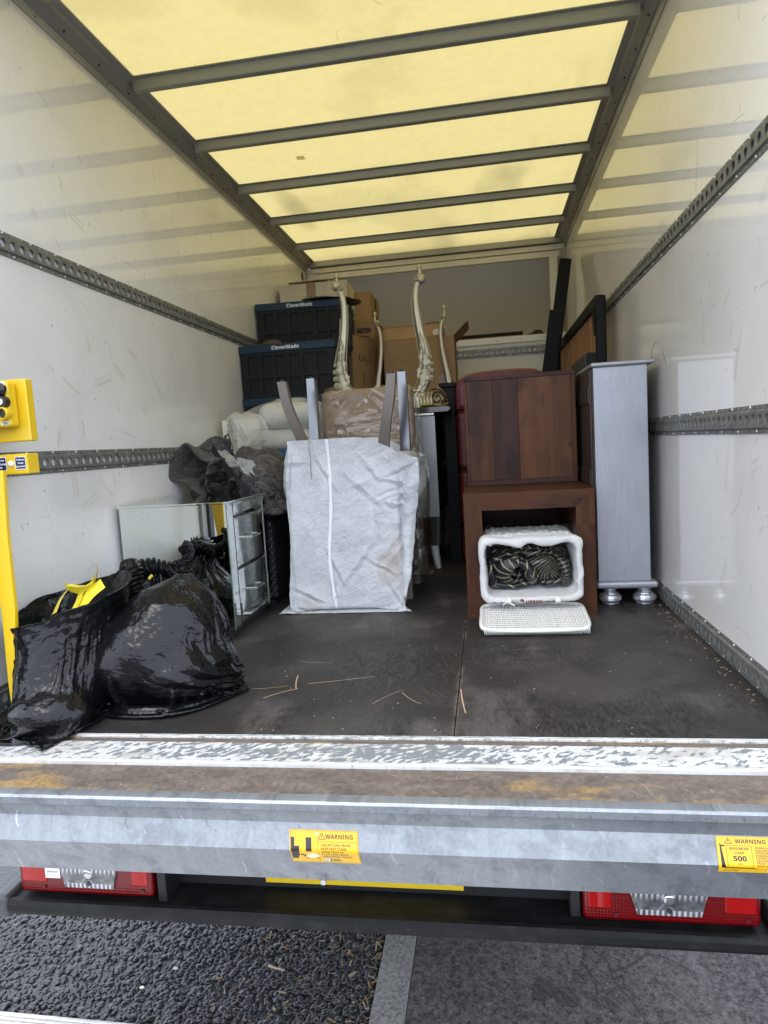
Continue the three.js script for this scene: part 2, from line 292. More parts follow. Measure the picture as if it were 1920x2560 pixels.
// ---------------------------------------------------------------- ground
const G = -0.9;
const tarT = tex(1024, 1024, (u, v) => { const a = fbm(u * 5, v * 5, 2, 4, 5), g = fbm(u * 150, v * 150, 9, 2, 150), k = 0.043 + 0.02 * (a - 0.5) + 0.07 * (g - 0.5) * (g > 0.5 ? 1.5 : 1); return [k * 1.08, k, k * 0.94]; }, {
  size: [1.1, 1.1], draw: (x, w, h) => {
    for (let i = 0; i < 2600; i++) blot(x, rr(0, w), rr(0, h), rr(0.7, 2.3), `rgba(${rr(120, 190) | 0},${rr(110, 175) | 0},${rr(100, 160) | 0},${rr(0.15, 0.6)})`, 6);
    for (let i = 0; i < 1500; i++) blot(x, rr(0, w), rr(0, h), rr(0.8, 2.6), 'rgba(15,14,14,0.5)', 6);
  } });
const tarB = tex(1024, 1024, (u, v) => 0.6 * fbm(u * 130, v * 130, 9, 3, 130) + 0.4 * fbm(u * 40, v * 40, 5, 3, 40), { srgb: false, size: [1.1, 1.1] });
const plane = (x0, x1, z0, z1, y) => uvBox(new THREE.PlaneGeometry(x1 - x0, z1 - z0).rotateX(-Math.PI / 2).translate((x0 + x1) / 2, y, (z0 + z1) / 2));
const tarmac = mat('#fff', 0.75, { map: tarT, bumpMap: tarB, bumpScale: 0.004 });
structure('ground', plane(-150, 150, -150, 150, G - 0.1), mat([0.11, 0.11, 0.105], 0.9), 'grey ground stretching away round the parked van');
{ // footway of fine worn tarmac with cracks and damp spots
  const crk = [[[0.56, -0.62], [0.6, -0.5], [0.655, -0.43], [0.66, -0.36], [0.7, -0.28], [0.735, -0.18], [0.76, -0.08], [0.79, 0.1]], [[0.66, -0.39], [0.72, -0.42], [0.78, -0.47], [0.83, -0.46], [0.9, -0.4]], [[0.6, -0.5], [0.58, -0.42], [0.61, -0.35], [0.6, -0.28]], [[0.735, -0.18], [0.7, -0.1], [0.71, 0.0]], [[0.66, -0.36], [0.69, -0.385], [0.685, -0.33]]];
  const pavT = tex(1536, 1536, (u, v) => { const q = fbm(u * 5, v * 5, 2, 5, 5), g = fbm(u * 210, v * 210, 9, 2, 210), st = fbm(u * 80, v * 80, 19, 3, 80), k = 0.042 + 0.035 * (q - 0.5) + 0.075 * (g - 0.5) + 0.075 * (st - 0.5); return [k * 1.09, k, k * 0.96].map((t) => Math.max(0.006, t)); }, { size: [1.1, 1.1], draw: (x, w, h) => {
    const P = ([X, Z]) => [((X / 1.1) % 1) * w, (1 - (((Z / 1.1) % 1) + 1) % 1) * h];
    for (const L of crk) for (let p = 0; p < 3; p++) { x.strokeStyle = ['rgba(8,7,7,0.30)', 'rgba(8,7,7,0.6)', 'rgba(4,4,4,0.8)'][p]; for (let i = 0; i < L.length - 1; i++) { const A = P(L[i]), B = P(L[i + 1]); if (Math.hypot(A[0] - B[0], A[1] - B[1]) > w / 2) continue; let q = A; for (let s = 1; s <= 9; s++) { const e = [mix(A[0], B[0], s / 9) + rr(-5, 5), mix(A[1], B[1], s / 9) + rr(-5, 5)]; x.lineWidth = [rr(4, 13), rr(2, 6), rr(0.8, 2.6)][p]; x.beginPath(); x.moveTo(...q); x.lineTo(...e); x.stroke(); q = e; } } }
    for (let i = 0; i < 3200; i++) blot(x, rr(0, w), rr(0, h), rr(0.8, 2.8), rnd() < 0.6 ? `rgba(${rr(115, 190) | 0},${rr(105, 175) | 0},${rr(95, 160) | 0},${rr(0.15, 0.6)})` : 'rgba(10,9,9,0.5)', 6);
    for (let i = 0; i < 420; i++) blot(x, rr(0, w), rr(0, h), rr(2, 4.6), `rgba(${rr(140, 200) | 0},${rr(125, 180) | 0},${rr(110, 160) | 0},${rr(0.25, 0.6)})`, 7);
  } });
  const m = mat('#fff', 0.8, { map: pavT, bumpMap: tarB, bumpScale: 0.0045 });
  structure('pavement', bx(0.071, 6, G - 0.095, G, -6, 8, 0), m, 'smooth grey tarmac pavement right of the kerb stone');
  const damp = mat([0.022, 0.021, 0.021], 0.55, { bumpMap: tarB, bumpScale: 0.003 }), blobs = [];
  for (const [x, z, r] of [[0.455, -0.31, 0.036], [0.52, -0.29, 0.03], [0.64, -0.28, 0.025]]) { const s = new THREE.Shape(); for (let i = 0; i <= 26; i++) { const a = i / 26 * 6.2832, q = r * (0.7 + 0.6 * vn(Math.cos(a) * 2 + 9 * x, Math.sin(a) * 2 + 5)); i ? s.lineTo(q * Math.cos(a), q * 1.1 * Math.sin(a)) : s.moveTo(q, 0); } blobs.push(new THREE.ShapeGeometry(s).rotateX(-Math.PI / 2).translate(x, G + 0.0015, z)); }
  const d = part(scene, 'oil_stain', blobs, damp); tag(d, 'dark damp spots on the grey pavement below the right tail light', 'stain', null, 'structure');
}
const kerbT = tex(512, 512, (u, v) => { const a = fbm(u * 6, v * 6, 1, 4, 6), g = fbm(u * 70, v * 70, 3, 2, 70), k = 0.14 + 0.07 * (a - 0.5) + 0.16 * (g - 0.5); return [k * 1.02, k, k * 0.95]; }, { size: [0.4, 0.4] });
structure('kerb', [bx(-0.03, 0.0695, G - 0.12, G + 0.004, -4, -0.62, 0.006), bx(-0.03, 0.0695, G - 0.12, G + 0.004, -0.615, 0.32, 0.006), bx(-0.03, 0.0695, G - 0.12, G + 0.004, 0.325, 1.3, 0.006), bx(-0.03, 0.0695, G - 0.12, G + 0.004, 1.305, 6, 0.006)], mat('#fff', 0.85, { map: kerbT, bumpMap: kerbT, bumpScale: 0.003 }), 'pale concrete kerb stone between rough road and smooth pavement');
structure('road', bx(-8, -0.03, G - 0.095, G - 0.012, -6, 8, 0), mat([0.016, 0.016, 0.017], 0.4, { bumpMap: tarB, bumpScale: 0.004 }), 'dark wet road surface left of the kerb');
{ // stone chippings bedded in the road, and the dirt by the kerb
  const base = mergeVertices(new THREE.IcosahedronGeometry(1, 2).deleteAttribute('uv')), p = base.attributes.position;
  for (let i = 0; i < p.count; i++) { const k = 0.88 + 0.3 * vn(p.getX(i) * 1.6 + 3, p.getY(i) * 1.6, p.getZ(i) * 1.6 + 8); p.setXYZ(i, p.getX(i) * k, p.getY(i) * k, p.getZ(i) * k); }
  base.deleteAttribute('normal'); const g = (base.computeVertexNormals(), base);
  const N = 13000, im = new THREE.InstancedMesh(g, mat([0.016, 0.016, 0.0185], 0.36), N), M = new THREE.Matrix4(), c = new THREE.Color();
  for (let i = 0; i < N; i++) {
    const x = -0.035 - rnd() * 1.45, z = rr(-0.95, 0.12), s = rr(0.005, 0.0108), e = new THREE.Euler(rr(-0.5, 0.5), rr(0, 6.28), rr(-0.5, 0.5));
    M.compose(V(x, G - 0.012 + rr(-0.003, 0.003), z), new THREE.Quaternion().setFromEuler(e), V(s * rr(0.8, 1.4), s * rr(0.5, 0.75), s)); im.setMatrixAt(i, M);
    const k = rr(0.4, 1.55), b = sst(0.22, 0.0, -x) * rnd(); c.setRGB(k * (1 - 0.2 * b), k * (1 - 0.4 * b), k * (1 - 0.6 * b)); im.setColorAt(i, c);
  }
  im.name = 'chippings'; im.castShadow = im.receiveShadow = true; scene.add(im);
  tag(im, 'wet dark stone chippings covering the road behind the van', 'chippings', null, 'stuff');
  const L = [], L2 = [];
  for (let i = 0; i < 420; i++) { // dry grass, leaf bits and twigs swept against the kerb
    const x = -0.035 - Math.pow(rnd(), 2.2) * 0.5, z = rr(-0.8, 0.1), l = rr(0.006, 0.03), a = rr(0, 6.28), y = G + rr(-0.004, 0.004);
    const w = rnd() < 0.25 ? rr(0.003, 0.006) : 0.0009;
    const q = new THREE.BoxGeometry(l, 0.0008, w).rotateZ(rr(-0.25, 0.25)).rotateY(a).translate(x, y, z); (rnd() < 0.5 ? L : L2).push(q);
  }
  tag(part(scene, 'dry_litter', L, mat([0.17, 0.1, 0.045], 0.8)), 'brown leaf scraps and dry grass lying along the kerb', 'litter', null, 'stuff');
  tag(part(scene, 'dry_litter', L2, mat([0.26, 0.2, 0.12], 0.8)), 'straw coloured stalks scattered beside the kerb', 'litter', null, 'stuff');
  const tw = tube([[-0.375, G + 0.006, -0.325], [-0.35, G + 0.008, -0.315], [-0.318, G + 0.006, -0.31]], (t) => 0.0042 * (1 - 0.35 * t) + 0.0006 * Math.sin(t * 30), 18, 7);
  tag(part(scene, 'broken_twig', tw, mat([0.3, 0.22, 0.16], 0.8)), 'short bare broken twig lying on the wet chippings', 'twig');
  for (const [x, z, r, c, l] of [[-0.74, -0.22, 0.006, [0.75, 0.68, 0.55], 'cream pebble on the road left of the broken twig'], [-0.67, -0.3, 0.007, [0.36, 0.36, 0.37], 'smooth grey pebble on the road above the cream pebble']]) tag(part(scene, 'pebble', new THREE.SphereGeometry(r, 12, 8).scale(1.2, 0.6, 0.8).translate(x, G - 0.002, z), mat(c, 0.5)), l, 'pebble');
}
{ // ribbed platform end lying on the road behind the van
  const o = thing('lift_platform', 'weathered ribbed aluminium platform lying on the road behind the van', 'platform', null, [-0.55, G, 0], -0.012);
  const m = mat('#fff', 0.6, { metalness: 0.2, map: tex(1024, 256, (u, v) => { const a = fbm(u * 60, v * 10, 4, 4), b = fbm(u * 8, v * 30, 7, 3), k = 0.5 + 0.3 * (a - 0.5) + 0.35 * (b - 0.5); return [k, k * 0.97, k * 0.92]; }, { size: [1, 0.4] }) });
  part(o, 'deck', bx(-1.1, 1.1, 0.012, 0.05, -0.045, 1.4, 0.004), m);
  for (let i = 0; i < 7; i++) part(o, 'rib', bx(-1.1, 1.1, 0.049, 0.0535, -0.036 + i * 0.0125, -0.028 + i * 0.0125, 0.0015), m);
}

// ---------------------------------------------------------------- the box van: load space, rear frame, tail lift, lights
const van = thing('box_van', 'white box van seen from behind with its load space open', 'van');
{
  const floorT = tex(2048, 2048, (u, v) => {
    const x = u * 2.06, z = v * 2.06, a = fbm(x * 3 + 4, z * 3, 1, 5), s = fbm(x * 9 + 0.6 * z, z * 3, 6, 4), f = fbm(x * 170, z * 50, 3, 3), d = fbm(x * 5, z * 5, 12, 4);
    let k = 0.019 + 0.02 * sst(0.42, 0.7, a) + 0.035 * sst(0.5, 0.8, s) * sst(0.36, 0.62, d) + 0.04 * (f - 0.5) * sst(0.3, 0.7, d); k = Math.max(0.01, k);
    const seam = Math.exp(-Math.pow((x - 1.287 - 0.006 * (vn(z * 30, 2) - 0.5)) / 0.006, 2)) * sst(0.35, 0.6, fbm(z * 25, 3, 8, 3));
    return mix3([k * 1.14, k * 1.0, k * 0.94], [0.13, 0.1, 0.075], seam * 0.7);
  }, { size: [2.06, 2.06], wrap: THREE.MirroredRepeatWrapping, draw: (x, w, h) => {
    const px = w / 2.06, P = (X, Z) => [(X + 1.03) * px, h - (-Z) * px]; // uv v = -z/2.06 measured from the sill
    scratch(x, 240, w, h, { ang: 0.2, spread: 0.6, len: [10, 130], lw: [0.5, 1.4], c: () => `rgba(${rr(150, 190) | 0},${rr(138, 172) | 0},${rr(125, 155) | 0},${rr(0.06, 0.26)})` });
    scratch(x, 140, w, h, { ang: -0.7, spread: 0.9, len: [10, 100], lw: [0.5, 1.3], c: () => `rgba(170,155,140,${rr(0.06, 0.24)})` });
    scratch(x, 200, w, h, { ang: 0.4, spread: 1.6, len: [10, 60], lw: [2, 8], c: () => `rgba(120,110,104,${rr(0.03, 0.09)})` });
    scratch(x, 60, w, h, { ang: 0.2, spread: 1.6, len: [40, 160], lw: [4, 14], c: () => `rgba(8,8,9,${rr(0.1, 0.25)})` });
    for (let q = 0; q < 90; q++) { const X = rr(0, w), Y = rr(0, h), an = rr(-0.7, 0.7), l = rr(40, 230), cv = rr(-0.3, 0.3) * l, n = 8 + rnd() * 34, dk = rnd() < 0.25, al = rr(0.05, 0.13); for (let i = 0; i < n; i++) { const o = (i - n / 2) * rr(1.2, 2.6), s = rr(-0.25, 0.25) * l, e = rr(0.4, 1) * l; x.strokeStyle = dk ? `rgba(6,6,7,${al * 1.6})` : `rgba(${rr(150, 185) | 0},${rr(140, 170) | 0},${rr(130, 158) | 0},${al * rr(0.5, 1.6)})`; x.lineWidth = rr(0.6, 2); const c0 = Math.cos(an), s0 = Math.sin(an), px0 = X + c0 * s - s0 * o, py0 = Y + s0 * s + c0 * o; x.beginPath(); x.moveTo(px0, py0); x.quadraticCurveTo(px0 + c0 * e / 2 - s0 * cv, py0 + s0 * e / 2 + c0 * cv, px0 + c0 * e, py0 + s0 * e); x.stroke(); } }
    x.lineCap = 'round';
    for (const [a, b, c, wd] of [[[-0.24, -0.42], [-0.235, -0.37], [-0.215, -0.31], 3.4], [[-0.19, -0.35], [-0.08, -0.38], [0.0, -0.41], 2.6], [[-0.29, -0.24], [-0.25, -0.29], [-0.21, -0.31], 3], [[-0.35, -0.31], [-0.3, -0.31], [-0.245, -0.335], 2], [[-0.28, -0.56], [-0.22, -0.53], [-0.16, -0.54], 1.5], [[0.1, -0.28], [0.13, -0.22], [0.16, -0.2], 2.2], [[0.28, -0.14], [0.27, -0.2], [0.262, -0.3], 3.2], [[0.03, -0.2], [0.06, -0.26], [0.1, -0.3], 1.6]]) { x.strokeStyle = 'rgba(205,170,135,0.85)'; x.lineWidth = wd; x.beginPath(); x.moveTo(...P(...a)); x.quadraticCurveTo(...P(...b), ...P(...c)); x.stroke(); }
    for (let i = 0; i < 420; i++) blot(x, rr(0, w), rr(0, h), rr(0.8, 2.8), `rgba(${rr(170, 215) | 0},${rr(155, 195) | 0},${rr(130, 165) | 0},${rr(0.25, 0.7)})`, 5);
  } });
  const fm = mat('#fff', 0.56, { map: floorT, bumpMap: tex(512, 512, (u, v) => fbm(u * 90, v * 90, 4, 3, 90), { srgb: false, size: [0.5, 0.5] }), bumpScale: 0.0007, specularIntensity: 0.7 });
  const fl = (x0, x1) => { const g = bx(x0, x1, -0.1, 0, -3.97, 0.0, 0.0015), uv = g.attributes.uv, n = g.attributes.normal, p = g.attributes.position; for (let i = 0; i < uv.count; i++) if (n.getY(i) > 0.5) uv.setXY(i, p.getX(i) + 1.03, -p.getZ(i)); return g; };
  part(van, 'floor_board', fl(-1.03, 0.2555), fm); part(van, 'floor_board', fl(0.2575, 1.03), fm);
  // debris lying on the boards
  const bits = []; for (let i = 0; i < 45; i++) bits.push(new THREE.BoxGeometry(rr(0.002, 0.006), 0.001, rr(0.001, 0.0025)).rotateY(rr(0, 6)).translate(rr(-0.3, 0.97), 0.001, -Math.pow(rnd(), 1.3) * 1.2 - 0.02));
  for (let i = 0; i < 70; i++) bits.push(new THREE.BoxGeometry(rr(0.002, 0.009), 0.0012, rr(0.0008, 0.002)).rotateY(rr(0, 6)).translate(1.008 - rnd() * rnd() * 0.05, 0.0015, -rr(0.2, 1.3)));
  tag(part(scene, 'wood_splinters', bits, mat([0.34, 0.28, 0.2], 0.8)), 'tiny pale splinters and crumbs strewn over the dark load floor', 'splinters', null, 'stuff');

  // side panels, lower bulkhead and the recess over the cab
  const side = (s, m) => { const g = bx(s * 1.03, s * 1.06, -0.12, 2.125, -3.97, -0.06, 0), uv = g.attributes.uv, p = g.attributes.position; for (let i = 0; i < uv.count; i++) uv.setXY(i, -p.getZ(i), p.getY(i)); return g; };
  part(van, 'side_panel', side(-1, wallL), wallL); part(van, 'side_panel', side(1, wallR), wallR);
  const bulk = mat([0.62, 0.61, 0.57], 0.5);
  part(van, 'bulkhead', [bx(-1.03, 1.03, 0, 1.44, -4.0, -3.972, 0)], bulk);
  part(van, 'bulkhead_trim', [bx(-1.03, 1.03, 1.425, 1.475, -4.0, -3.962, 0.003)], whiteTrim);
  const lut = mat([0.44, 0.38, 0.26], 0.7);
  part(van, 'cab_recess', [bx(-1.03, 1.03, 1.44, 1.46, -4.55, -4.0, 0), bx(-1.06, -1.03, 1.44, 2.3, -4.55, -3.97, 0), bx(1.03, 1.06, 1.44, 2.3, -4.55, -3.97, 0), bx(-1.03, 1.03, 1.46, 2.27, -4.58, -4.55, 0), bx(-1.03, 1.03, 2.27, 2.3, -4.58, -3.97, 0)], lut);
  part(van, 'header', [bx(-0.96, 0.985, 2.05, 2.095, -3.99, -3.965, 0.003), bx(-0.985, 1.01, 2.1, 2.14, -3.99, -3.955, 0.003)], whiteTrim);
  part(van, 'corner_post', bx(0.905, 0.965, 1.478, 2.05, -3.99, -3.963, 0.003), whiteTrim);
  part(van, 'corner_post', bx(-1.02, -0.95, 1.478, 2.1, -3.99, -3.963, 0.003), whiteTrim);
  part(van, 'header_angle', bx(-0.99, 1.0, 2.145, 2.19, -3.985, -3.93, 0.004), darkAl);

  // translucent roof, bows and edge angles
  const roofT = tex(1024, 1024, (u, v) => { const a = fbm(u * 4, v * 7, 3, 5), g = fbm(u * 90, v * 160, 8, 3), b = fbm(u * 7 + 3, v * 3.4, 21, 3), st = 1 - 0.3 * sst(0.54, 0.8, b + 0.1 * (g - 0.5)) - 0.12 * sst(0.48, 0.7, a), k = st * (0.97 + 0.09 * (g - 0.5)); return [0.46 * k, 0.367 * k, 0.145 * k]; }, { size: [2.1, 3.97], draw: (x, w, h) => { scratch(x, 26, w, h, { ang: 1.2, spread: 0.7, len: [4, 22], lw: [0.8, 2], c: 'rgba(120,105,50,0.35)' }); } });
  const roofM = mat('#fff', 1, { map: roofT, transmission: 0.6, thickness: 0, specularIntensity: 0.3 });
  const rg = uvBox(new THREE.PlaneGeometry(2.1, 3.97).rotateX(Math.PI / 2).translate(0, 2.192, -1.985), 1.05, 3.97);
  part(van, 'roof_panel', rg, roofM, 'pale yellow translucent roof skin glowing with daylight');
  part(van, 'roof_label', uvBox(new THREE.PlaneGeometry(0.043, 0.045).rotateX(Math.PI / 2).translate(-0.5235, 2.1895, -2.032)), mat([0.75, 0.68, 0.4], 1, { transmission: 0.6, thickness: 0 }));
  part(van, 'corner_plate', bx(-1.0298, -1.024, 2.03, 2.085, -3.86, -3.82, 0.001), mat([0.08, 0.08, 0.075], 0.5, { metalness: 0.5 }));
  const bowP = [[-0.042, 0.04], [-0.042, 0.037], [-0.022, 0.037], [-0.014, 0.004], [-0.01, 0], [0.016, 0], [0.02, 0.004], [0.024, 0.037], [0.034, 0.037], [0.034, 0.04]];
  const bowM = mat([0.34, 0.345, 0.3], 0.45, { metalness: 0.5 });
  for (const z of [-0.585, -1.16, -1.735, -2.305, -2.875, -3.46]) { const g = extr(bowP, 1.93).rotateY(Math.PI / 2); g.translate(-0.965, 2.15, z); part(van, 'roof_bow', g, bowM); }
  const edge = [[0, 0.002], [0.004, 0], [0.007, 0.01], [0.012, 0.022], [0.02, 0.024], [0.05, 0.05], [0.056, 0.062], [0.085, 0.063], [0.085, 0.068], [0.05, 0.069], [0, 0.069]];
  for (const s of [-1, 1]) {
    const g = extr(edge, 3.97); if (s > 0) { g.scale(-1, 1, 1); const f = flat(g); const P = f.attributes.position.array, Nn = f.attributes.normal.array; for (let i = 0; i < P.length; i += 9) for (let k = 0; k < 3; k++) { [P[i + 3 + k], P[i + 6 + k]] = [P[i + 6 + k], P[i + 3 + k]]; [Nn[i + 3 + k], Nn[i + 6 + k]] = [Nn[i + 6 + k], Nn[i + 3 + k]]; } f.translate(1.03, 2.122, -3.97); var eg = f; } else { g.translate(-1.03, 2.122, -3.97); var eg = g; }
    const a = part(van, 'roof_edge_angle', eg, darkAl);
    const sc = []; for (let z = -0.12; z > -3.9; z -= 0.21) sc.push(new THREE.SphereGeometry(0.0055, 8, 6).translate(s * 1.0, 2.155, z), new THREE.SphereGeometry(0.003, 6, 5).translate(s * 1.0215, 2.135, z - 0.09));
    stuff(part(a, 'rivet', sc, mat([0.09, 0.09, 0.09], 0.5, { metalness: 0.5 })));
  }
  const hs = []; for (let x = -0.85; x < 0.95; x += 0.19) hs.push(new THREE.SphereGeometry(0.006, 8, 6).translate(x, 2.072, -3.964), new THREE.SphereGeometry(0.006, 8, 6).translate(x + 0.08, 2.12, -3.954), new THREE.SphereGeometry(0.005, 8, 6).translate(x + 0.05, 2.165, -3.929), new THREE.SphereGeometry(0.006, 8, 6).translate(x, 1.45, -3.96));
  stuff(part(van, 'header_screw', hs, screwM));
  // perforated cargo rails
  function cargoRail(len, pitch = 0.0417) { // hat section along +x, open face towards +z
    const web = [[0, -0.02], [len, -0.02], [len, 0.02], [0, 0.02]], holes = [];
    for (let x = pitch / 2; x < len - 0.01; x += pitch) { const h = new THREE.Path(); h.absellipse(x, 0, 0.0125, 0.0135, 0, Math.PI * 2, true); holes.push(h); }
    const g = [extr(web, 0.0015, 0, holes).translate(0, 0, 0.0085)];
    const lips = [[0.0355, 0], [0.0355, 0.003], [0.0235, 0.003], [0.0205, 0.01], [0.0195, 0.0101], [0.0195, 0.0085], [0.0215, 0.0]];
    for (const s of [1, -1]) { const q = extr(lips.map(([a, b]) => [b, s * a]), len); q.rotateY(Math.PI / 2).scale(1, 1, -1); const f = flat(q); if (s > 0) f.scale(1, 1, 1); f.computeVertexNormals(); g.push(f); }
    return merge(g.map((q) => uvBox(q)));
  }
  function screws(len) { const g = []; for (let x = 0.03; x < len; x += 0.125) g.push(new THREE.SphereGeometry(0.0052, 8, 6).scale(1, 1, 0.6).translate(x, 0.03, 0.0035), new THREE.SphereGeometry(0.0052, 8, 6).scale(1, 1, 0.6).translate(x + 0.042, -0.0295, 0.0035)); for (let x = 0.03; x < len; x += 0.0417) g.push(cyl(0.0024, 0.0024, 0.001, x, 0.03, 0.0032, 6, 'z'), cyl(0.0024, 0.0024, 0.001, x + 0.02, -0.0295, 0.0032, 6, 'z')); return merge(g); }
  const rg4 = cargoRail(3.78), sg4 = screws(3.78);
  for (const [x, y, turn] of [[-1.0298, 1.349, 1], [-1.0298, 0.697, 1], [-1.0298, 0.0385, 1], [1.0298, 1.349, -1], [1.0298, 0.697, -1], [1.0298, 0.0385, -1]]) {
    const r = part(van, 'cargo_rail', rg4, rail); r.position.set(x, y, turn > 0 ? -0.08 : -3.86); r.rotation.y = turn * Math.PI / 2;
    stuff(part(r, 'rail_screw', sg4, screwM));
  }
  { const r = part(van, 'cargo_rail', cargoRail(2.0), rail); r.position.set(-1.0, 1.36, -3.9705); stuff(part(r, 'rail_screw', screws(2.0), screwM)); }

  // rear frame at the opening (the near ends of walls and roof)
  const post = mat([0.42, 0.43, 0.44], 0.45, { metalness: 0.3 });
  for (const s of [-1, 1]) part(van, 'rear_post', [bx(s * 1.03, s * 1.1, -0.12, 2.3, -0.058, 0.04, 0.006), bx(s * 1.012, s * 1.0295, 0.0, 2.15, -0.07, -0.03, 0.004)], post);
  part(van, 'rear_post_seal', bx(-1.0115, -0.994, 0.0, 2.1, -0.03, 0.02, 0.004), mat([0.03, 0.03, 0.032], 0.6));
  part(van, 'rear_header', bx(-1.1, 1.1, 2.2, 2.34, -0.05, 0.04, 0.006), post);

  // threshold strips and tail lift beam
  const flaky = (sd, white) => tex(2048, 128, (u, v) => {
    const x = u * 2.2, a = fbm(x * 105 + v * 7, v * 10 + x * 8, sd, 5), b = fbm(x * 2.2, 1, sd + 3, 3), e = fbm(x * 150, v * 18, sd + 5, 2), mid = white + 0.08 - 0.2 * sst(0.22, 0.45, u) * sst(0.72, 0.55, u) * (1 - 1.2 * Math.abs(v - 0.5)) - 0.1 * (b - 0.5);
    const p = sst(-0.02, 0.02, mid - a), dirt = sst(0.5, 0.72, fbm(x * 16, v * 3, sd + 9, 4));
    return mix3([0.165, 0.18, 0.185], mix3([0.5, 0.495, 0.48], [0.3, 0.265, 0.225], dirt * 0.55), p).map((k) => k * (0.9 + 0.2 * e));
  }, { size: [2.2, 0.1], draw: (x, w, h) => { scratch(x, 50, w, h, { ang: 0.1, spread: 0.4, len: [6, 50], lw: [1, 3], c: () => `rgba(70,62,55,${rr(0.15, 0.5)})` }); for (let i = 0; i < 40; i++) blot(x, rr(0, w), rr(0, h), rr(1, 5), 'rgba(60,52,48,0.5)'); } });
  const rusty = (sd, br) => tex(2048, 128, (u, v) => {
    const x = u * 2.2, a = fbm(x * 20, v * 6, sd, 5), b = fbm(x * 4, v * 2, sd + 4, 3), e = fbm(x * 120, v * 16, sd + 8, 3), y = sst(0.7, 0.92, b + 0.3 * (a - 0.5) + 0.24 * sst(0.6, 0.88, u) + 0.24 * sst(0.26, 0.19, u));
    return mix3(mix3([0.07, 0.052, 0.042], [0.15, 0.122, 0.1], a), [0.24, 0.15, 0.055], clamp(Math.max(y, sst(0.72, 0.82, v + 0.1 * (a - 0.5)) * sst(0.42, 0.6, fbm(x * 26, 2, sd + 13, 3))) * br)).map((k) => k * (0.6 + 0.8 * e));
  }, { size: [2.2, 0.12], draw: (x, w, h) => { scratch(x, 110, w, h, { ang: -0.8, spread: 0.9, len: [5, 60], lw: [0.6, 1.6], c: () => `rgba(${rr(170, 215) | 0},${rr(150, 180) | 0},${rr(110, 150) | 0},${rr(0.15, 0.5)})` }); for (let i = 0; i < 120; i++) blot(x, rr(0, w), rr(0, h), rr(0.8, 2), 'rgba(225,215,205,0.55)', 5); } });
  const strip = (x0, x1, y, z0, z1, m, nm, r = 0.0015) => { const g = bx(x0, x1, y - 0.05, y, z0, z1, r), uv = g.attributes.uv, p = g.attributes.position; for (let i = 0; i < uv.count; i++) uv.setXY(i, p.getX(i) + 1.1, (p.getZ(i) - z0) * 0.1 / (z1 - z0)); return part(van, nm, g, m); };
  strip(-1.1, 1.1, 0.003, 0.0008, 0.0135, mat('#fff', 0.5, { map: flaky(3, 0.56) }), 'threshold_strip');
  strip(-1.1, 1.1, -0.002, 0.014, 0.0425, mat('#fff', 0.75, { map: rusty(5, 1.7) }), 'threshold_strip', 0.001);
  strip(-1.1, 1.1, 0.002, 0.043, 0.1395, mat('#fff', 0.42, { map: flaky(11, 0.5), bumpMap: flaky(11, 0.5), bumpScale: 0.0006 }), 'threshold_strip');
  strip(-1.1, 1.1, 0.0065, 0.14, 0.1525, mat('#fff', 0.45, { map: flaky(21, 0.8) }), 'threshold_strip', 0.003);
  strip(-1.1, 1.1, -0.003, 0.153, 0.2675, mat('#fff', 0.62, { map: rusty(31, 0.9) }), 'platform_plate');
  const galv = mat('#fff', 0.42, { metalness: 0.55, map: tex(2048, 512, (u, v) => {
    const x = u * 2.2, y = v * 0.25, a = fbm(x * 5, y * 12, 4, 4), s = fbm(x * 55, y * 5, 8, 3), e = fbm(x * 190, y * 190, 9, 2), f = fbm(x * 22 + y * 9, y * 30, 12, 4);
    let k = 0.265 + 0.035 * (a - 0.5) + 0.05 * (s - 0.5) + 0.06 * (e - 0.5) - 0.05 * sst(0.5, 0.7, f); return [k * 0.93, k * 0.985, k * 1.05];
  }, { size: [2.2, 0.25], draw: (x, w, h) => {
    scratch(x, 70, w, h, { ang: 1.45, spread: 0.25, len: [10, 70], lw: [1, 5], c: () => rnd() < 0.6 ? `rgba(225,232,236,${rr(0.1, 0.35)})` : `rgba(70,72,74,${rr(0.1, 0.3)})` });
    scratch(x, 40, w, h, { ang: 0.5, spread: 0.9, len: [10, 70], lw: [0.7, 1.5], c: () => `rgba(60,58,56,${rr(0.1, 0.45)})` });
    scratch(x, 260, w, h, { ang: 1.57, spread: 0.12, len: [20, 120], lw: [1, 9], c: () => rnd() < 0.5 ? `rgba(200,208,214,${rr(0.03, 0.12)})` : `rgba(60,64,68,${rr(0.03, 0.12)})` }); for (let i = 0; i < 26; i++) blot(x, rr(0, w), rr(0, h), rr(1, 7), `rgba(120,96,76,${rr(0.15, 0.5)})`);
    for (let i = 0; i < 240; i++) { x.fillStyle = `rgba(60,62,64,${rr(0.15, 0.45)})`; x.fillRect(w * 0.42 + rnd() * w * 0.55, h * rr(0.03, 0.075), 1.2, rr(4, 14)); }
  } }) });
  const bp = [[0.2683, 0.001], [0.283, 0.0025], [0.2955, 0.0015], [0.3, -0.003], [0.3, -0.017], [0.297, -0.0195], [0.2835, -0.0205], [0.2795, -0.053], [0.2985, -0.1], [0.266, -0.184], [0.255, -0.186], [0.25, -0.16], [0.2683, -0.05]];
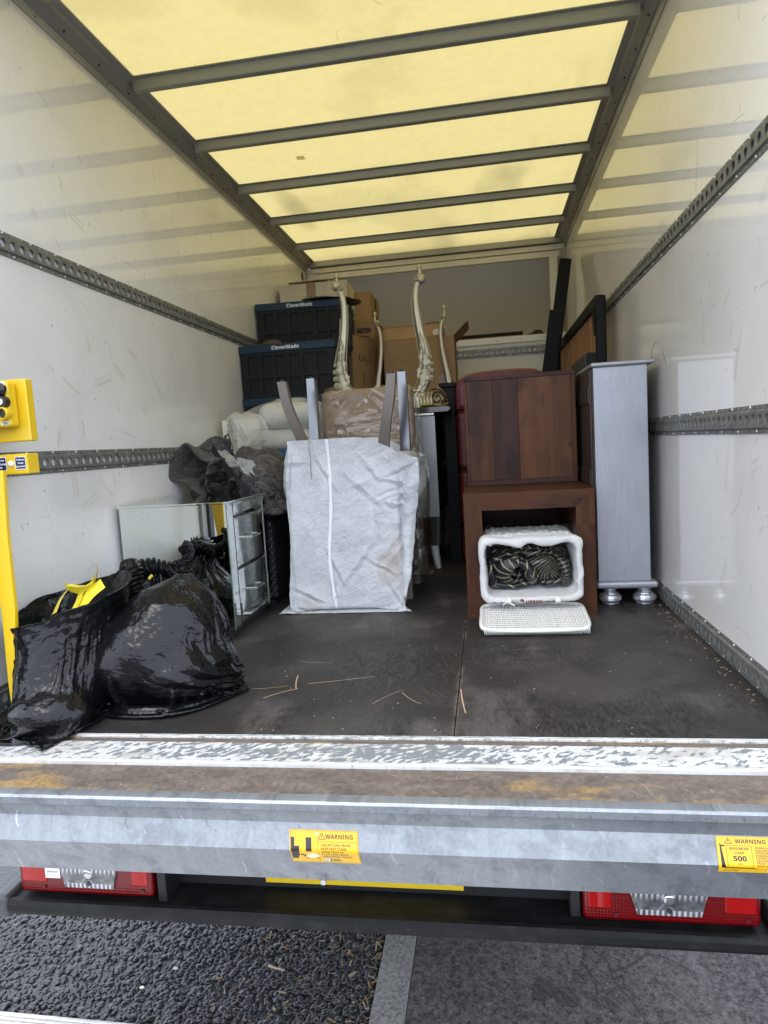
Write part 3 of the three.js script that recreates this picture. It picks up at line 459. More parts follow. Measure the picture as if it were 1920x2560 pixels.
  { const f = flat(toCreasedNormals(extr(bp, 2.3).rotateY(-Math.PI / 2).translate(1.15, 0, 0), 0.35)), P = f.attributes.position.array, uv = f.attributes.uv;
    for (let i = 0; i < uv.count; i++) uv.setXY(i, P[i * 3] + 1.15, P[i * 3 + 1]);
    const beam = part(van, 'lift_beam', f, galv);
    const b = cyl(0.006, 0.006, 0.012, -0.0, -0.176, 0.28, 6, 'z'); part(beam, 'bolt', b, screwM);
    // warning stickers
    const tri = (x, X, Y, s) => { x.lineWidth = s * 0.09; x.strokeStyle = '#000'; x.beginPath(); x.moveTo(X, Y - s * 0.5); x.lineTo(X + s * 0.55, Y + s * 0.42); x.lineTo(X - s * 0.55, Y + s * 0.42); x.closePath(); x.stroke(); x.fillStyle = '#000'; x.fillRect(X - s * 0.045, Y - s * 0.2, s * 0.09, s * 0.32); x.fillRect(X - s * 0.045, Y + s * 0.2, s * 0.09, s * 0.09); };
    const del = (x, X, Y, s) => { x.fillStyle = '#15162a'; x.fillRect(X, Y - s, s * 1.8, s); x.fillStyle = '#e8ecee'; x.fillRect(X + s * 0.08, Y - s * 0.92, s * 1.35, s * 0.84); x.strokeStyle = '#15162a'; x.lineWidth = s * 0.16; x.beginPath(); x.arc(X + s * 0.6, Y - s * 0.45, s * 0.26, 0.6, 5.2); x.stroke(); x.beginPath(); x.moveTo(X + s * 0.75, Y - s * 0.68); x.lineTo(X + s * 1.15, Y - s * 0.6); x.lineTo(X + s * 1.35, Y - s * 0.2); x.stroke(); x.fillStyle = '#15120c'; x.font = `900 ${s * 1.15}px sans-serif`; x.fillText('DEL', X + s * 2.05, Y - s * 0.08); };
    const s1 = tex(768, 410, null, { draw: (x, w, h) => {
      x.fillStyle = '#d6a408'; x.fillRect(0, 0, w, h); x.strokeStyle = '#3a2c06'; x.lineWidth = 3; x.strokeRect(10, 10, w - 20, h - 20); x.beginPath(); x.moveTo(316, 10); x.lineTo(316, 400); x.moveTo(316, 122); x.lineTo(758, 122); x.stroke();
      x.fillStyle = '#17130d'; x.fillRect(14, 80, 40, 270); x.fillRect(54, 170, 54, 70); x.fillRect(40, 240, 64, 50); x.beginPath(); x.moveTo(54, 290); x.lineTo(100, 290); x.lineTo(74, 350); x.lineTo(54, 350); x.fill(); x.fillRect(182, 80, 64, 150); x.fillRect(150, 286, 166, 34); x.fillRect(112, 272, 44, 22); for (const X of [186, 300]) { x.beginPath(); x.moveTo(X - 8, 345); x.lineTo(X, 324); x.lineTo(X + 8, 345); x.fill(); x.fillRect(X - 2, 340, 4, 18); }
      tri(x, 362, 68, 66); x.fillStyle = '#000'; x.font = 'bold 64px sans-serif'; x.fillText('WARNING', 402, 90, 350);
      x.font = 'bold 35px sans-serif'; ['TAILIFT CAN CRUSH', 'KEEP FEET CLEAR', 'FROM EDGE OF', 'PLATFORM WHEN', 'OPERATING TAILIFT.'].forEach((t, i) => x.fillText(t, 352, 168 + i * 38, 370));
      del(x, 368, 386, 46); x.font = '11px sans-serif'; x.fillStyle = '#4a3a0a'; x.fillText('DEL, 01993 708811', 352, 398); x.fillText('Pt. No. 72096', 640, 398);
    } });
    const s2 = tex(768, 300, null, { draw: (x, w, h) => {
      x.fillStyle = '#d9a90a'; x.fillRect(0, 0, w, h); tri(x, 78, 38, 42); x.fillStyle = '#000'; x.font = 'bold 42px sans-serif'; x.fillText('WARNING', 124, 52, 230); x.font = 'italic bold 28px sans-serif'; x.fillText('DO NOT OVERLOAD', 366, 48, 300); x.fillRect(366, 52, 300, 2);
      x.strokeStyle = '#4a3a0a'; x.lineWidth = 3; x.strokeRect(62, 72, 166, 166); x.textAlign = 'center'; x.font = 'bold 25px sans-serif'; x.fillText('MAXIMUM', 145, 102, 140); x.font = 'bold 25px sans-serif'; x.fillText('LOAD', 145, 134); x.font = '900 54px sans-serif'; x.fillText('500', 145, 188); x.font = '22px sans-serif'; x.fillText('KG', 145, 218); x.textAlign = 'left';
      x.beginPath(); x.moveTo(20, 55); x.lineTo(28, 55); x.lineTo(28, 68); x.lineTo(54, 66); x.lineTo(54, 76); x.lineTo(30, 80); x.lineTo(46, 230); x.lineTo(60, 242); x.lineTo(230, 244); x.lineTo(270, 254); x.lineTo(20, 248); x.fill(); x.fillRect(38, 260, 110, 3); x.font = 'bold 16px sans-serif'; x.fillText('300 mm MAX', 34, 288);
      x.font = 'bold 21px sans-serif'; ['OVERLOADING MAY CAUSE', 'FAILURE OR SERIOUS', 'PERSONAL INJURY.', 'NOMINAL LOAD -', 'DEPENDANT ON DISTANCE OF', 'CENTRE OF GRAVITY OF LOAD', 'FROM THE PLATFORM EDGE', 'ADJACENT TO THE VEHICLE.'].forEach((t, i) => x.fillText(t, 250, 92 + i * 19.5, 320)); del(x, 316, 292, 40);
    } });
    // the sticker follows the beam's two facets
    const follow = (x0, x1, y0, y1, sh) => grid(12, 16, (u, v) => { const y = mix(y0, y1, v), z = y > -0.053 ? 0.281 : y > -0.1 ? mix(0.2795, 0.2985, (y + 0.053) / -0.047)   : mix(0.2985, 0.266, (y + 0.1) / -0.084); return [mix(x0, x1, u) + sh * (1 - v), y, z + 0.0014]; });
    part(beam, 'warning_sticker', follow(-0.062, 0.078, -0.131, -0.064, 0.004), mat('#fff', 0.35, { map: s1, clearcoat: 0.3, clearcoatRoughness: 0.2 }), 'creased yellow warning sticker at the middle of the beam with a peeled flap');
    part(beam, 'sticker_flap', grid(8, 8, (u, v) => [mix(-0.028, 0.0, u * (1 - 0.75 * v) + 0.72 * v), mix(-0.114, -0.068, v), mix(0.2935, 0.286, v) + 0.002 + 0.004 * Math.sin(u * 3.1) * (1 - v)]), mat([0.55, 0.47, 0.3], 0.4), 'torn pale flap of the middle sticker');
    part(beam, 'warning_sticker', follow(0.742, 0.94, -0.114, -0.054, 0), mat('#fff', 0.35, { map: s2, clearcoat: 0.3, clearcoatRoughness: 0.2 }), 'flat yellow load limit sticker near the right end of the beam');
  }
  // below the floor: rear panel, bumper step, number plate, lights
  const under = mat([0.008, 0.008, 0.009], 0.6);
  part(van, 'rear_valance', [bx(-0.96, 0.96, -0.47, -0.11, -0.16, -0.1, 0.004), bx(-1.03, 1.03, -0.2, -0.105, -3.9, -0.16, 0.004)], under);
  const bumT = tex(1024, 256, (u, v) => { const a = fbm(u * 40, v * 8, 3, 5), k = 0.007 + 0.007 * sst(0.45, 0.75, a); return [k, k, k * 1.03]; }, { size: [2, 0.3], draw: (x, w, h) => { for (let i = 0; i < 90; i++) { const X = rr(0, w), Y = rr(0, h), r = rr(1, 6); blot(x, X, Y, r * 1.3, 'rgba(120,115,108,0.16)'); blot(x, X, Y, r, 'rgba(6,6,6,0.6)'); } scratch(x, 60, w, h, { ang: 0.1, spread: 0.6, len: [5, 40], lw: [0.6, 1.6], c: 'rgba(120,120,118,0.18)' }); } });
  const bm = mat('#fff', 0.6, { map: bumT, specularIntensity: 0.5 });
  const bum = extr([[-0.16, -0.468], [-0.012, -0.468], [-0.004, -0.462], [0.008, -0.463], [0.016, -0.472], [0.017, -0.488], [0.01, -0.5], [-0.004, -0.503], [-0.16, -0.503]], 1.92).rotateY(-Math.PI / 2).translate(0.965, 0, 0);
  const bumper = part(van, 'rear_bumper', uvBox(flat(bum)), bm);
  part(bumper, 'end_cap', bx(-1.0, -0.955, -0.516, -0.452, -0.12, 0.014, 0.014), mat([0.05, 0.05, 0.052], 0.5));
  part(bumper, 'end_cap', bx(0.96, 1.0, -0.53, -0.43, -0.12, 0.012, 0.014), mat([0.03, 0.03, 0.032], 0.5));
  const plate = part(van, 'number_plate', bx(-0.27, 0.256, -0.452, -0.345, -0.0975, -0.093, 0.002), mat([0.72, 0.5, 0.02], 0.35, { clearcoat: 0.5 }), 'yellow rear number plate half hidden by the beam');
  part(plate, 'bracket', bx(-0.29, 0.28, -0.46, -0.34, -0.1, -0.098, 0.001), under);
  const ribs = tex(256, 64, (u) => Math.abs(Math.sin(u * Math.PI * 14)), { srgb: false }), dots = tex(256, 256, (u, v) => Math.abs(Math.sin(u * 40) * Math.sin(v * 40)), { srgb: false, size: [0.1, 0.1] });
  const lensT = tex(512, 256, (u, v) => { const x = u * 0.2, y = v * 0.14, r = 0.5 + 0.5 * Math.sin(x * 520 + 2 * Math.sin(y * 60)), d = Math.abs(((x - 0.09) * 1.2) + (y - 0.02)) < 0.004 || Math.abs(((x - 0.09) * -1.2) + (y - 0.02)) < 0.004 ? 1 : 0, n = fbm(x * 60, y * 90, 3, 3), k = 0.1 + 0.5 * r * r * sst(0.02, 0.04, y) + 0.2 * (n - 0.4) + 0.1 * d; return [k, k, k * 1.04]; }, { size: [0.2, 0.14] });
  for (const [x0, x1, c0, c1] of [[-0.94, -0.552, -0.825, -0.655], [0.54, 0.935, 0.635, 0.81]]) {
    const L = part(van, 'tail_light', bx(x0, x1, -0.46, -0.29, -0.098, -0.02, 0.012, 3), mat([0.13, 0.0006, 0.002], 0.2, { bumpMap: dots, bumpScale: 0.0005 }), x0 < 0 ? 'left rear light with a white maker label' : 'right rear light under the beam end');
    for (const [a, b] of [[x0 + 0.012, c0 - 0.03], [c1 + 0.045, x1 - 0.012]]) part(L, 'red_lens', bx(a, b, -0.425, -0.3, -0.03, -0.0165, 0.004), mat([0.34, 0.002, 0.002], 0.14, { bumpMap: ribs, bumpScale: 0.003 }));
    const tr = extr([[c0 + 0.028, -0.432], [c1 - 0.008, -0.432], [c1 + 0.026, -0.3], [c0 - 0.01, -0.3]], 0.008, 0.002).translate(0, 0, -0.022);
    part(L, 'reversing_lens', uvBox(flat(tr), -c0, 0.42), mat('#fff', 0.1, { metalness: 0.25, map: lensT, bumpMap: lensT, bumpScale: 0.002, clearcoat: 0.6, clearcoatRoughness: 0.05 }));
    part(L, 'bulb_reflector', new THREE.SphereGeometry(0.013, 18, 12).scale(1, 1.1, 0.35).translate((c0 + c1) / 2 + 0.01, -0.395, -0.0125), mat([0.5, 0.5, 0.52], 0.1, { metalness: 0.9 }));
    const kn = part(L, 'lamp_screw', [cyl(0.006, 0.006, 0.004, (c0 + c1) / 2 + 0.01, -0.42, -0.0115, 12, 'z')], mat([0.03, 0.03, 0.03], 0.4));
    for (const a of [x0 + 0.075, x1 - 0.03]) part(L, 'lamp_screw', cyl(0.005, 0.005, 0.004, a, -0.44, -0.0185, 10, 'z'), mat([0.08, 0.01, 0.01], 0.4));
    if (x0 < 0) part(L, 'maker_label', grid(1, 1, (u, v) => [mix(-0.853, -0.81, u), mix(-0.408, -0.35, v), -0.0115]), mat('#fff', 0.5, { map: tex(128, 160, null, { draw: (x) => { x.fillStyle = '#e6e6e4'; x.fillRect(0, 0, 128, 160); x.fillStyle = '#333'; x.font = 'bold 26px sans-serif'; x.fillText('sevotos', 14, 118); x.font = '12px sans-serif'; x.fillText('+44 (0) 1472 360703', 6, 146); } }) }));
  }
  part(van, 'light_bracket', bx(-0.54, -0.515, -0.47, -0.3, -0.1, -0.02, 0.004), under);
  part(van, 'light_bracket', bx(0.512, 0.536, -0.462, -0.3, -0.1, -0.03, 0.004), under);
  part(van, 'rear_lamp_backing', [bx(-0.96, -0.53, -0.46, -0.28, -0.1, -0.097, 0.001)], under);

  // tail lift control column on the left of the opening
  const yel = mat([0.72, 0.47, 0.01], 0.38, { clearcoat: 0.4, clearcoatRoughness: 0.15 });
  const colm = extr([[-1.0, 0.68], [-0.889, 0.68], [-0.899, 0.51], [-0.902, 0.31], [-0.92, 0.12], [-0.937, 0.001], [-0.942, 0.001], [-0.944, 0.11], [-0.939, 0.31], [-0.955, 0.45], [-1.0, 0.52]].reverse(), 0.01, 0.002).translate(0, 0, -0.084);
  part(van, 'lift_column', colm, yel, 'yellow tapering upright at the left of the opening');
  const sw = part(van, 'switch_panel', [bx(-1.02, -0.872, 0.668, 0.724, -0.2, -0.15, 0.004)], yel, 'yellow switch panel with two dark blue notices');
  const note = (lines) => tex(256, 256, null, { draw: (x) => { x.fillStyle = '#e9e9ee'; x.fillRect(0, 0, 256, 256); x.fillStyle = '#161a4a'; x.fillRect(12, 12, 232, 232); x.fillStyle = '#f2f2f6'; x.font = 'bold 46px sans-serif'; x.textAlign = 'center'; lines.forEach((l, i) => x.fillText(l, 128, 78 + i * 66, 222)); } });
  const np = (x0, x1, y0, y1, z, m) => part(sw, 'notice', grid(1, 1, (u, v) => [mix(x0, x1, u), mix(y0, y1, v), z]), mat('#fff', 0.4, { map: note(m) }));
  np(-0.972, -0.934, 0.679, 0.717, -0.1485, ['Interior', 'Worklamp', 'PIR']); np(-0.908, -0.876, 0.681, 0.716, -0.1485, ['5 Minute', 'Timed', 'Operation']);
  part(sw, 'sensor', new THREE.SphereGeometry(0.0085, 16, 10).translate(-0.921, 0.698, -0.15), mat([0.85, 0.84, 0.8], 0.3));
  const cp = part(van, 'control_box', [bx(-1.0, -0.856, 0.757, 0.924, -0.185, -0.155, 0.004)], yel, 'yellow tail lift control box on the left post');
  const pen = part(cp, 'pendant', bx(-0.98, -0.881, 0.795, 0.917, -0.153, -0.115, 0.01, 3), yel);
  const blk = mat([0.012, 0.012, 0.013], 0.35);
  part(cp, 'rotary_knob', [cyl(0.02, 0.02, 0.02, -0.903, 0.893, -0.104, 20, 'z'), bx(-0.91, -0.868, 0.884, 0.902, -0.1, -0.085, 0.005).rotateZ(0.0)], blk);
  part(cp, 'push_button', [cyl(0.016, 0.016, 0.02, -0.893, 0.861, -0.108, 20, 'z')], blk); part(cp, 'push_button', cyl(0.009, 0.009, 0.004, -0.893, 0.861, -0.096, 16, 'z'), mat([0.85, 0.85, 0.85], 0.4));
  part(cp, 'push_button', [grid(24, 6, (u, v) => { const a = u * 6.2832, r = [0.0165, 0.0175, 0.0175, 0.016, 0.0135, 0.0125, 0.0125][Math.round(v * 6)]; return [-0.891 + r * Math.cos(a), 0.83 + r * Math.sin(a), [-0.118, -0.112, -0.1, -0.094, -0.094, -0.1, -0.112][Math.round(v * 6)]]; })], yel); part(cp, 'push_button', cyl(0.012, 0.012, 0.008, -0.891, 0.83, -0.108, 16, 'z'), blk);
  part(cp, 'maker_label', grid(1, 1, (u, v) => [mix(-0.945, -0.886, u), mix(0.9, 0.914, v), -0.1143]), mat('#fff', 0.4, { map: tex(256, 64, null, { draw: (x) => { x.fillStyle = '#dfe0d6'; x.fillRect(0, 0, 256, 64); x.fillStyle = '#1d2f5c'; x.font = 'bold 54px sans-serif'; x.fillText('DEL', 130, 52); } }) }));
  part(cp, 'maker_label', grid(1, 1, (u, v) => [mix(-0.91, -0.886, u), mix(0.801, 0.81, v), -0.1143]), mat('#fff', 0.4, { map: tex(128, 48, null, { draw: (x) => { x.fillStyle = '#d9dacb'; x.fillRect(0, 0, 128, 48); x.fillStyle = '#222'; x.fillRect(10, 8, 100, 8); x.fillRect(30, 26, 80, 12); } }) }));
  // marker pen notes on the wall under the panel
  part(van, 'pen_note', grid(1, 1, (u, v) => [-1.0288, mix(0.5, 0.64, v), mix(-0.2, -0.3, u)]), mat('#fff', 0.45, { transparent: true, map: tex(256, 320, null, { draw: (x, w, h) => { x.clearRect(0, 0, w, h); x.font = 'italic bold 44px serif'; x.fillStyle = 'rgba(20,20,24,0.9)'; ['work', '87..', '-25', '-25'].forEach((t, i) => x.fillText(t, 30, 60 + i * 52)); x.fillStyle = 'rgba(150,40,80,0.85)'; x.font = 'bold 34px sans-serif'; x.fillText('0320', 50, 262); x.fillText('0217', 44, 300); } }) }));
}
// ---------------------------------------------------------------- furniture on the right
const woodTex = (sd, a, b, dark, size, knots = 0, w = 512, h = 1024) => tex(w, h, (u, v) => { // grain runs along v
  const x = u * size[0], y = v * size[1]; let X = x + 0.012 * (fbm(x * 9, y * 4, sd, 3) - 0.5);
  for (let k = 0; k < knots; k++) { const kx = hash(k, sd, 1) * size[0], ky = hash(k, sd, 2) * size[1], d = Math.hypot((x - kx) * 3, y - ky); X += 0.03 * Math.exp(-d * d / 0.0016) * Math.sign(x - kx); }
  const r = fbm(X * 34, y * 1.6, sd + 2, 4), f = fbm(X * 300, y * 9, sd + 5, 3), c = fbm(x * 10, y * 5, sd + 8, 5), p = fbm(X * 900, y * 22, sd + 11, 2);
  let q = mix3(a, b, sst(0.25, 0.75, 0.55 * r + 0.45 * c)); q = mix3(q, dark, 0.8 * sst(0.48, 0.76, c) + 0.35 * sst(0.55, 0.8, f));
  for (let k = 0; k < knots; k++) { const kx = hash(k, sd, 1) * size[0], ky = hash(k, sd, 2) * size[1], d = Math.hypot((x - kx) * 1.6, y - ky); q = mix3(q, dark, 0.85 * Math.exp(-d * d / 0.00025)); }
  const e = 0.85 + 0.6 * (f - 0.3) - 0.2 * sst(0.66, 0.8, p); return [q[0] * e, q[1] * e, q[2] * e];
}, { size });
const W1 = woodTex(3, [0.056, 0.0205, 0.009], [0.098, 0.037, 0.0155], [0.024, 0.009, 0.006], [0.5, 1.0], 1), W2 = woodTex(9, [0.034, 0.0135, 0.0095], [0.06, 0.0235, 0.0165], [0.013, 0.006, 0.005], [0.4, 0.9], 1), W3 = woodTex(17, [0.08, 0.03, 0.012], [0.14, 0.054, 0.021], [0.03, 0.011, 0.0065], [0.45, 0.8], 4);
const wood = (m, r = 0.38) => mat('#fff', r, { map: m, bumpMap: m, bumpScale: 0.0008, specularIntensity: 0.35 });
const w1 = wood(W1), w2 = wood(W2), w3 = wood(W3);
{
  const o = thing('cube_table', 'open brown hardwood cube on the floor with a white basket inside', 'table');
  const T = (pts, rot) => { const g = uvBox(flat(extr(pts, 0.76, 0.0015).translate(0, 0, -1.8225)), rr(0, 1), rr(0, 1), rot); return g; };
  const e = 0.0008;
  part(o, 'top', T([[0.267 + e, 0.482], [0.749 - e, 0.482], [0.683 - e, 0.416], [0.333 + e, 0.416]], true), w1);
  part(o, 'side', T([[0.266, 0.001], [0.332, 0.067], [0.332, 0.4155], [0.266, 0.4815]], false), w1);
  part(o, 'side', T([[0.75, 0.001], [0.684, 0.067], [0.684, 0.4155], [0.75, 0.4815]], false), w1);
  part(o, 'base', T([[0.267 + e, 0.0], [0.749 - e, 0.0], [0.683 - e, 0.066], [0.333 + e, 0.066]], true), w1);
  part(o, 'back_panel', bx(0.333, 0.683, 0.067, 0.4155, -1.81, -1.79, 0), w2);
}
{
  const o = thing('cube_table', 'brown cube of striped planks standing on top of the open cube', 'table', null, [0, 0.4835, 0]);
  const z0 = -1.455, z1 = -1.9;
  const edge = (x0, x1, y0, y1, rot) => uvBox(bx(x0, x1, y0, y1, z1, z0, 0.002), rr(0, 1), rr(0, 1), rot);
  part(o, 'edge_board', edge(0.275, 0.745, 0.455, 0.473, true), w2); part(o, 'edge_board', edge(0.275, 0.745, 0.0, 0.022, true), w2);
  part(o, 'edge_board', edge(0.275, 0.289, 0.0225, 0.4545, false), w1); part(o, 'edge_board', edge(0.727, 0.745, 0.0225, 0.4545, false), w1);
  const pl = (x0, x1, m, ox) => { const p = part(o, 'plank', uvBox(bx(x0, x1, 0.0225, 0.4545, z0 - 0.03, z0 - 0.0015, 0.001), ox, rr(0, 1)), m); return p; };
  pl(0.2895, 0.3965, w1, 0.2); pl(0.397, 0.5035, w2, 0.1); pl(0.504, 0.7265, w3, 0.05);
  part(o, 'core', bx(0.29, 0.726, 0.03, 0.45, z1 + 0.01, z0 - 0.031, 0), w2);
}
const silverT = tex(512, 1024, (u, v) => { const a = fbm(u * 60, v * 8, 2, 4), b = fbm(u * 4, v * 9, 7, 3), k = 0.37 + 0.05 * (a - 0.5) + 0.05 * (b - 0.5); return [k * 0.95, k * 0.98, k * 1.09]; }, { size: [0.25, 0.9] });
const silver = mat('#fff', 0.42, { metalness: 0.55, map: silverT, bumpMap: tex(512, 512, (u, v) => 0.5 * fbm(u * 60, v * 12, 3, 3) + 0.5 * sst(0.7, 0.9, fbm(u * 9, v * 14, 9, 4)), { srgb: false, size: [0.25, 0.5] }), bumpScale: 0.0007 });
{
  const o = thing('silver_cabinet', 'tall silver painted cabinet on bun feet beside the right wall', 'cabinet');
  part(o, 'end_panel', bx(0.778, 0.975, 0.1, 0.934, -1.21, -1.19, 0.002), silver);
  part(o, 'top_board', bx(0.768, 1.0, 0.9345, 0.951, -1.6, -1.175, 0.008, 4), silver);
  part(o, 'base_board', bx(0.768, 1.0, 0.072, 0.0995, -1.6, -1.172, 0.011, 4), silver);
  part(o, 'end_panel', bx(0.79, 0.975, 0.1, 0.934, -1.6, -1.58, 0.002), silver);
  part(o, 'back_panel', bx(0.965, 0.974, 0.1, 0.934, -1.58, -1.21, 0), w2);
  const prof = [[0, 0.0], [0.03, 0.0], [0.0345, 0.004], [0.034, 0.009], [0.04, 0.012], [0.0455, 0.022], [0.0455, 0.03], [0.041, 0.039], [0.034, 0.044], [0.033, 0.048], [0.026, 0.05], [0.0235, 0.055], [0.026, 0.06], [0.031, 0.0625], [0.034, 0.067], [0.034, 0.0715], [0, 0.0715]].map((p) => new THREE.Vector2(...p));
  const fg = toCreasedNormals(new THREE.LatheGeometry(prof, 40), 0.5);
  for (const [x, z] of [[0.827, -1.232], [0.958, -1.228], [0.827, -1.54], [0.958, -1.54]]) part(o, 'bun_foot', fg, mat([0.5, 0.51, 0.53], 0.26, { metalness: 0.7 })).position.set(x, 0, z);
  // plank door on the side that faces the cubes
  const dw = mat('#fff', 0.5, { map: woodTex(23, [0.025, 0.015, 0.011], [0.045, 0.028, 0.02], [0.01, 0.007, 0.006], [0.4, 0.9]) });
  const d = part(o, 'door', bx(0.774, 0.788, 0.1, 0.934, -1.579, -1.2105, 0.001), dw);
  for (let i = 0; i < 6; i++) part(d, 'plank', uvBox(bx(0.766, 0.7739, 0.105, 0.93, -1.576 + i * 0.0605, -1.576 + i * 0.0605 + 0.0585, 0.002), rr(0, 1), 0), dw);
  for (const y of [0.115, 0.48, 0.8]) part(d, 'rail', uvBox(bx(0.76, 0.7659, y, y + 0.065, -1.575, -1.2155, 0.002), 0, 0, true), dw);
  for (const y of [0.52, 0.83]) part(d, 'hinge', bx(0.757, 0.7595, y, y + 0.032, -1.578, -1.565, 0.0005), screwM);
}
tag(part(scene, 'wire_loop', tube([[1.02, 0.95, -1.3], [1.005, 0.985, -1.24], [1.0, 1.007, -1.15], [0.998, 0.995, -1.09], [1.0, 0.94, -1.04], [1.002, 0.9, -1.02]], 0.0009, 30, 6), mat([0.18, 0.16, 0.12], 0.5)), 'thin stiff wire arching above the back of the silver cabinet', 'wire');
{ // white lined wicker hamper lying in the cube
  const o = thing('laundry_hamper', 'white wicker hamper with a cloth liner lying on its side in the cube', 'hamper', null, [0.504, 0.196, 0]);
  const rrect = (hx, hy, r, a) => { const t = a * 4, L = []; const q = (Math.floor(a * 4) % 4), f = a * 4 - Math.floor(a * 4); // four sides with rounded corners, param by arc share
    const P = 2 * (hx - r) * 2 + 2 * (hy - r) * 2 + 2 * Math.PI * r; let s = a * P; const w = 2 * (hx - r), h = 2 * (hy - r), c = Math.PI * r / 2;
    const seg = [[w, (s) => [-hx + r + s, -hy]], [c, (s) => [hx - r + r * Math.sin(s / r), -hy + r - r * Math.cos(s / r)]], [h, (s) => [hx, -hy + r + s]], [c, (s) => [hx - r + r * Math.cos(s / r), hy - r + r * Math.sin(s / r)]], [w, (s) => [hx - r - s, hy]], [c, (s) => [-hx + r - r * Math.sin(s / r), hy - r + r * Math.cos(s / r)]], [h, (s) => [-hx, hy - r - s]], [c, (s) => [-hx + r - r * Math.cos(s / r), -hy + r - r * Math.sin(s / r)]]];
    for (const [l, fn] of seg) { if (s <= l) return fn(s); s -= l; } return seg[0][1](0); };
  const cloth = mat([0.6, 0.6, 0.59], 0.85, { sheen: 0.3, sheenColor: new THREE.Color(1, 1, 1), bumpMap: tex(256, 256, (u, v) => fbm(u * 50, v * 50, 3, 2, 50), { srgb: false, size: [0.06, 0.06] }), bumpScale: 0.0006 });
  const HX = 0.182, HY = 0.118;
  // liner: outside skirt, rolled rim, inside walls and back
  const liner = grid(200, 60, (u, v) => {
    const wob = 0.009 * (vn(u * 30, 1 + v * 3, 0, 30) - 0.5) + 0.006 * (vn(u * 9, 4, 0, 9) - 0.5) + 0.005 * (ridge(u * 48 + v * 6, v * 2.5, 3, 2, 48) - 0.6), sag = u > 0.5 && u < 0.78 ? 0.012 * Math.pow(Math.abs(Math.sin((u - 0.5) * 26)), 1.5) : 0;
    let off, z, hx = HX, hy = HY;
    if (v < 0.2) { const t = v / 0.2; off = 0.004; z = mix(-1.05, -0.985, t); } else if (v < 0.5) { const a = (v - 0.2) / 0.3 * Math.PI; off = -0.007 + 0.011 * Math.cos(a); z = -0.985 + 0.011 * Math.sin(a); off += -sag * (1 - Math.cos(a)) * 0.5; } else { const t = (v - 0.5) / 0.5; off = -0.018 - 0.01 * t - sag * (1 - t); z = mix(-0.985, -1.33, t); }
    const k = v < 0.5 ? 1 : 1 + 0.8 * (vn(u * 40, v * 9, 5, 40) - 0.5); const [x, y] = rrect(hx + off + wob, hy + off + wob * k, 0.036, u);
    return [x, y, z + 0.006 * (vn(u * 30, v * 8, 2, 30) - 0.5)];
  }, true);
  part(o, 'liner', [liner, bx(-0.16, 0.16, -0.1, 0.1, -1.335, -1.325, 0)], cloth);
  // wicker body behind the liner
  const wk = mat([0.7, 0.7, 0.67], 0.5), weave = [];
  for (let i = 0; i < 15; i++) { const z = -1.06 - i * 0.018; weave.push(grid(160, 6, (u, v) => { const b = 0.004 * Math.cos(v * 6.2832) + 0.0035 * Math.sin(u * Math.PI * 44 + (i % 2) * Math.PI), [x, y] = rrect(HX - 0.004 + b, HY - 0.004 + b, 0.045, u); return [x, y, z + 0.008 * Math.sin(v * 6.2832)]; })); }
  stuff(part(o, 'wicker_weave', weave, wk));
  const tie = (x, w) => part(o, 'strap', grid(10, 1, (t, v) => [x + w * (v - 0.5), mix(-0.102, -0.122, t) + 0.003 * Math.sin(t * 3), mix(-0.985, -0.962, Math.sin(t * 2.2))]), mat([0.7, 0.69, 0.66], 0.8));
  tie(-0.083, 0.014); tie(0.093, 0.019);
  part(o, 'strap', tube([[-0.105, -0.127, -0.97], [-0.09, -0.112, -0.955], [-0.065, -0.125, -0.95]], 0.003, 12, 5), mat([0.7, 0.69, 0.66], 0.8));
  const ink = mat([0.13, 0.012, 0.02], 0.7);
  part(o, 'printed_name', [letters('URBAN', 0.013, 0.0006, 0.008, -0.1245, -0.9715), new THREE.CylinderGeometry(0.007, 0.007, 0.0008, 18, 1, false, 0.6, 4.2).rotateX(Math.PI / 2).translate(-0.036, -0.1135, -0.972)], ink);
  // clear film folded over the back of the basket
  const fl = grid(60, 24, (u, v) => [mix(-0.17, 0.17, u), 0.127 + 0.016 * ridge(u * 9, v * 4, 3, 3) + 0.01 * v, mix(-1.0, -1.22, v)]);
  part(o, 'clear_film', fl, mat('#fff', 0.12, { transmission: 1, thickness: 0 }));
  // lid lying flat in front, hinged by the straps
  const lid = part(o, 'lid', tube([[-0.175, -0.17, -0.8], [0.165, -0.17, -0.795], [0.178, -0.166, -0.81], [0.184, -0.155, -0.93], [0.182, -0.15, -1.03], [0.17, -0.148, -1.045], [-0.165, -0.148, -1.05], [-0.18, -0.15, -1.04], [-0.186, -0.157, -0.93], [-0.184, -0.166, -0.81]], 0.0075, 120, 8, true), wk);
  const L = [], fz = (t) => mix(-0.794, -1.05, t), fy = (t) => mix(-0.168, -0.147, t) - 0.002;
  for (let i = 0; i < 62; i++) { const x = mix(-0.18, 0.178, i / 61), k = 0.0018 + 0.0006 * hash(i, 4, 4), ph = (i % 2) * Math.PI, dx = 0.0012 * (hash(i, 8, 1) - 0.5); L.push(tube(Array.from({ length: 27 }, (_, j) => { const t = j / 26; return [x + dx * Math.sin(j), fy(t) + 0.0042 * Math.sin(t * Math.PI * 13 + ph), fz(t)]; }), k, 52, 5)); }
  for (let i = 0; i < 13; i++) { const t = (i + 0.5) / 13; L.push(tube([[-0.182, fy(t), fz(t)], [0, fy(t), fz(t)], [0.18, fy(t), fz(t)]], 0.0022, 10, 6)); }
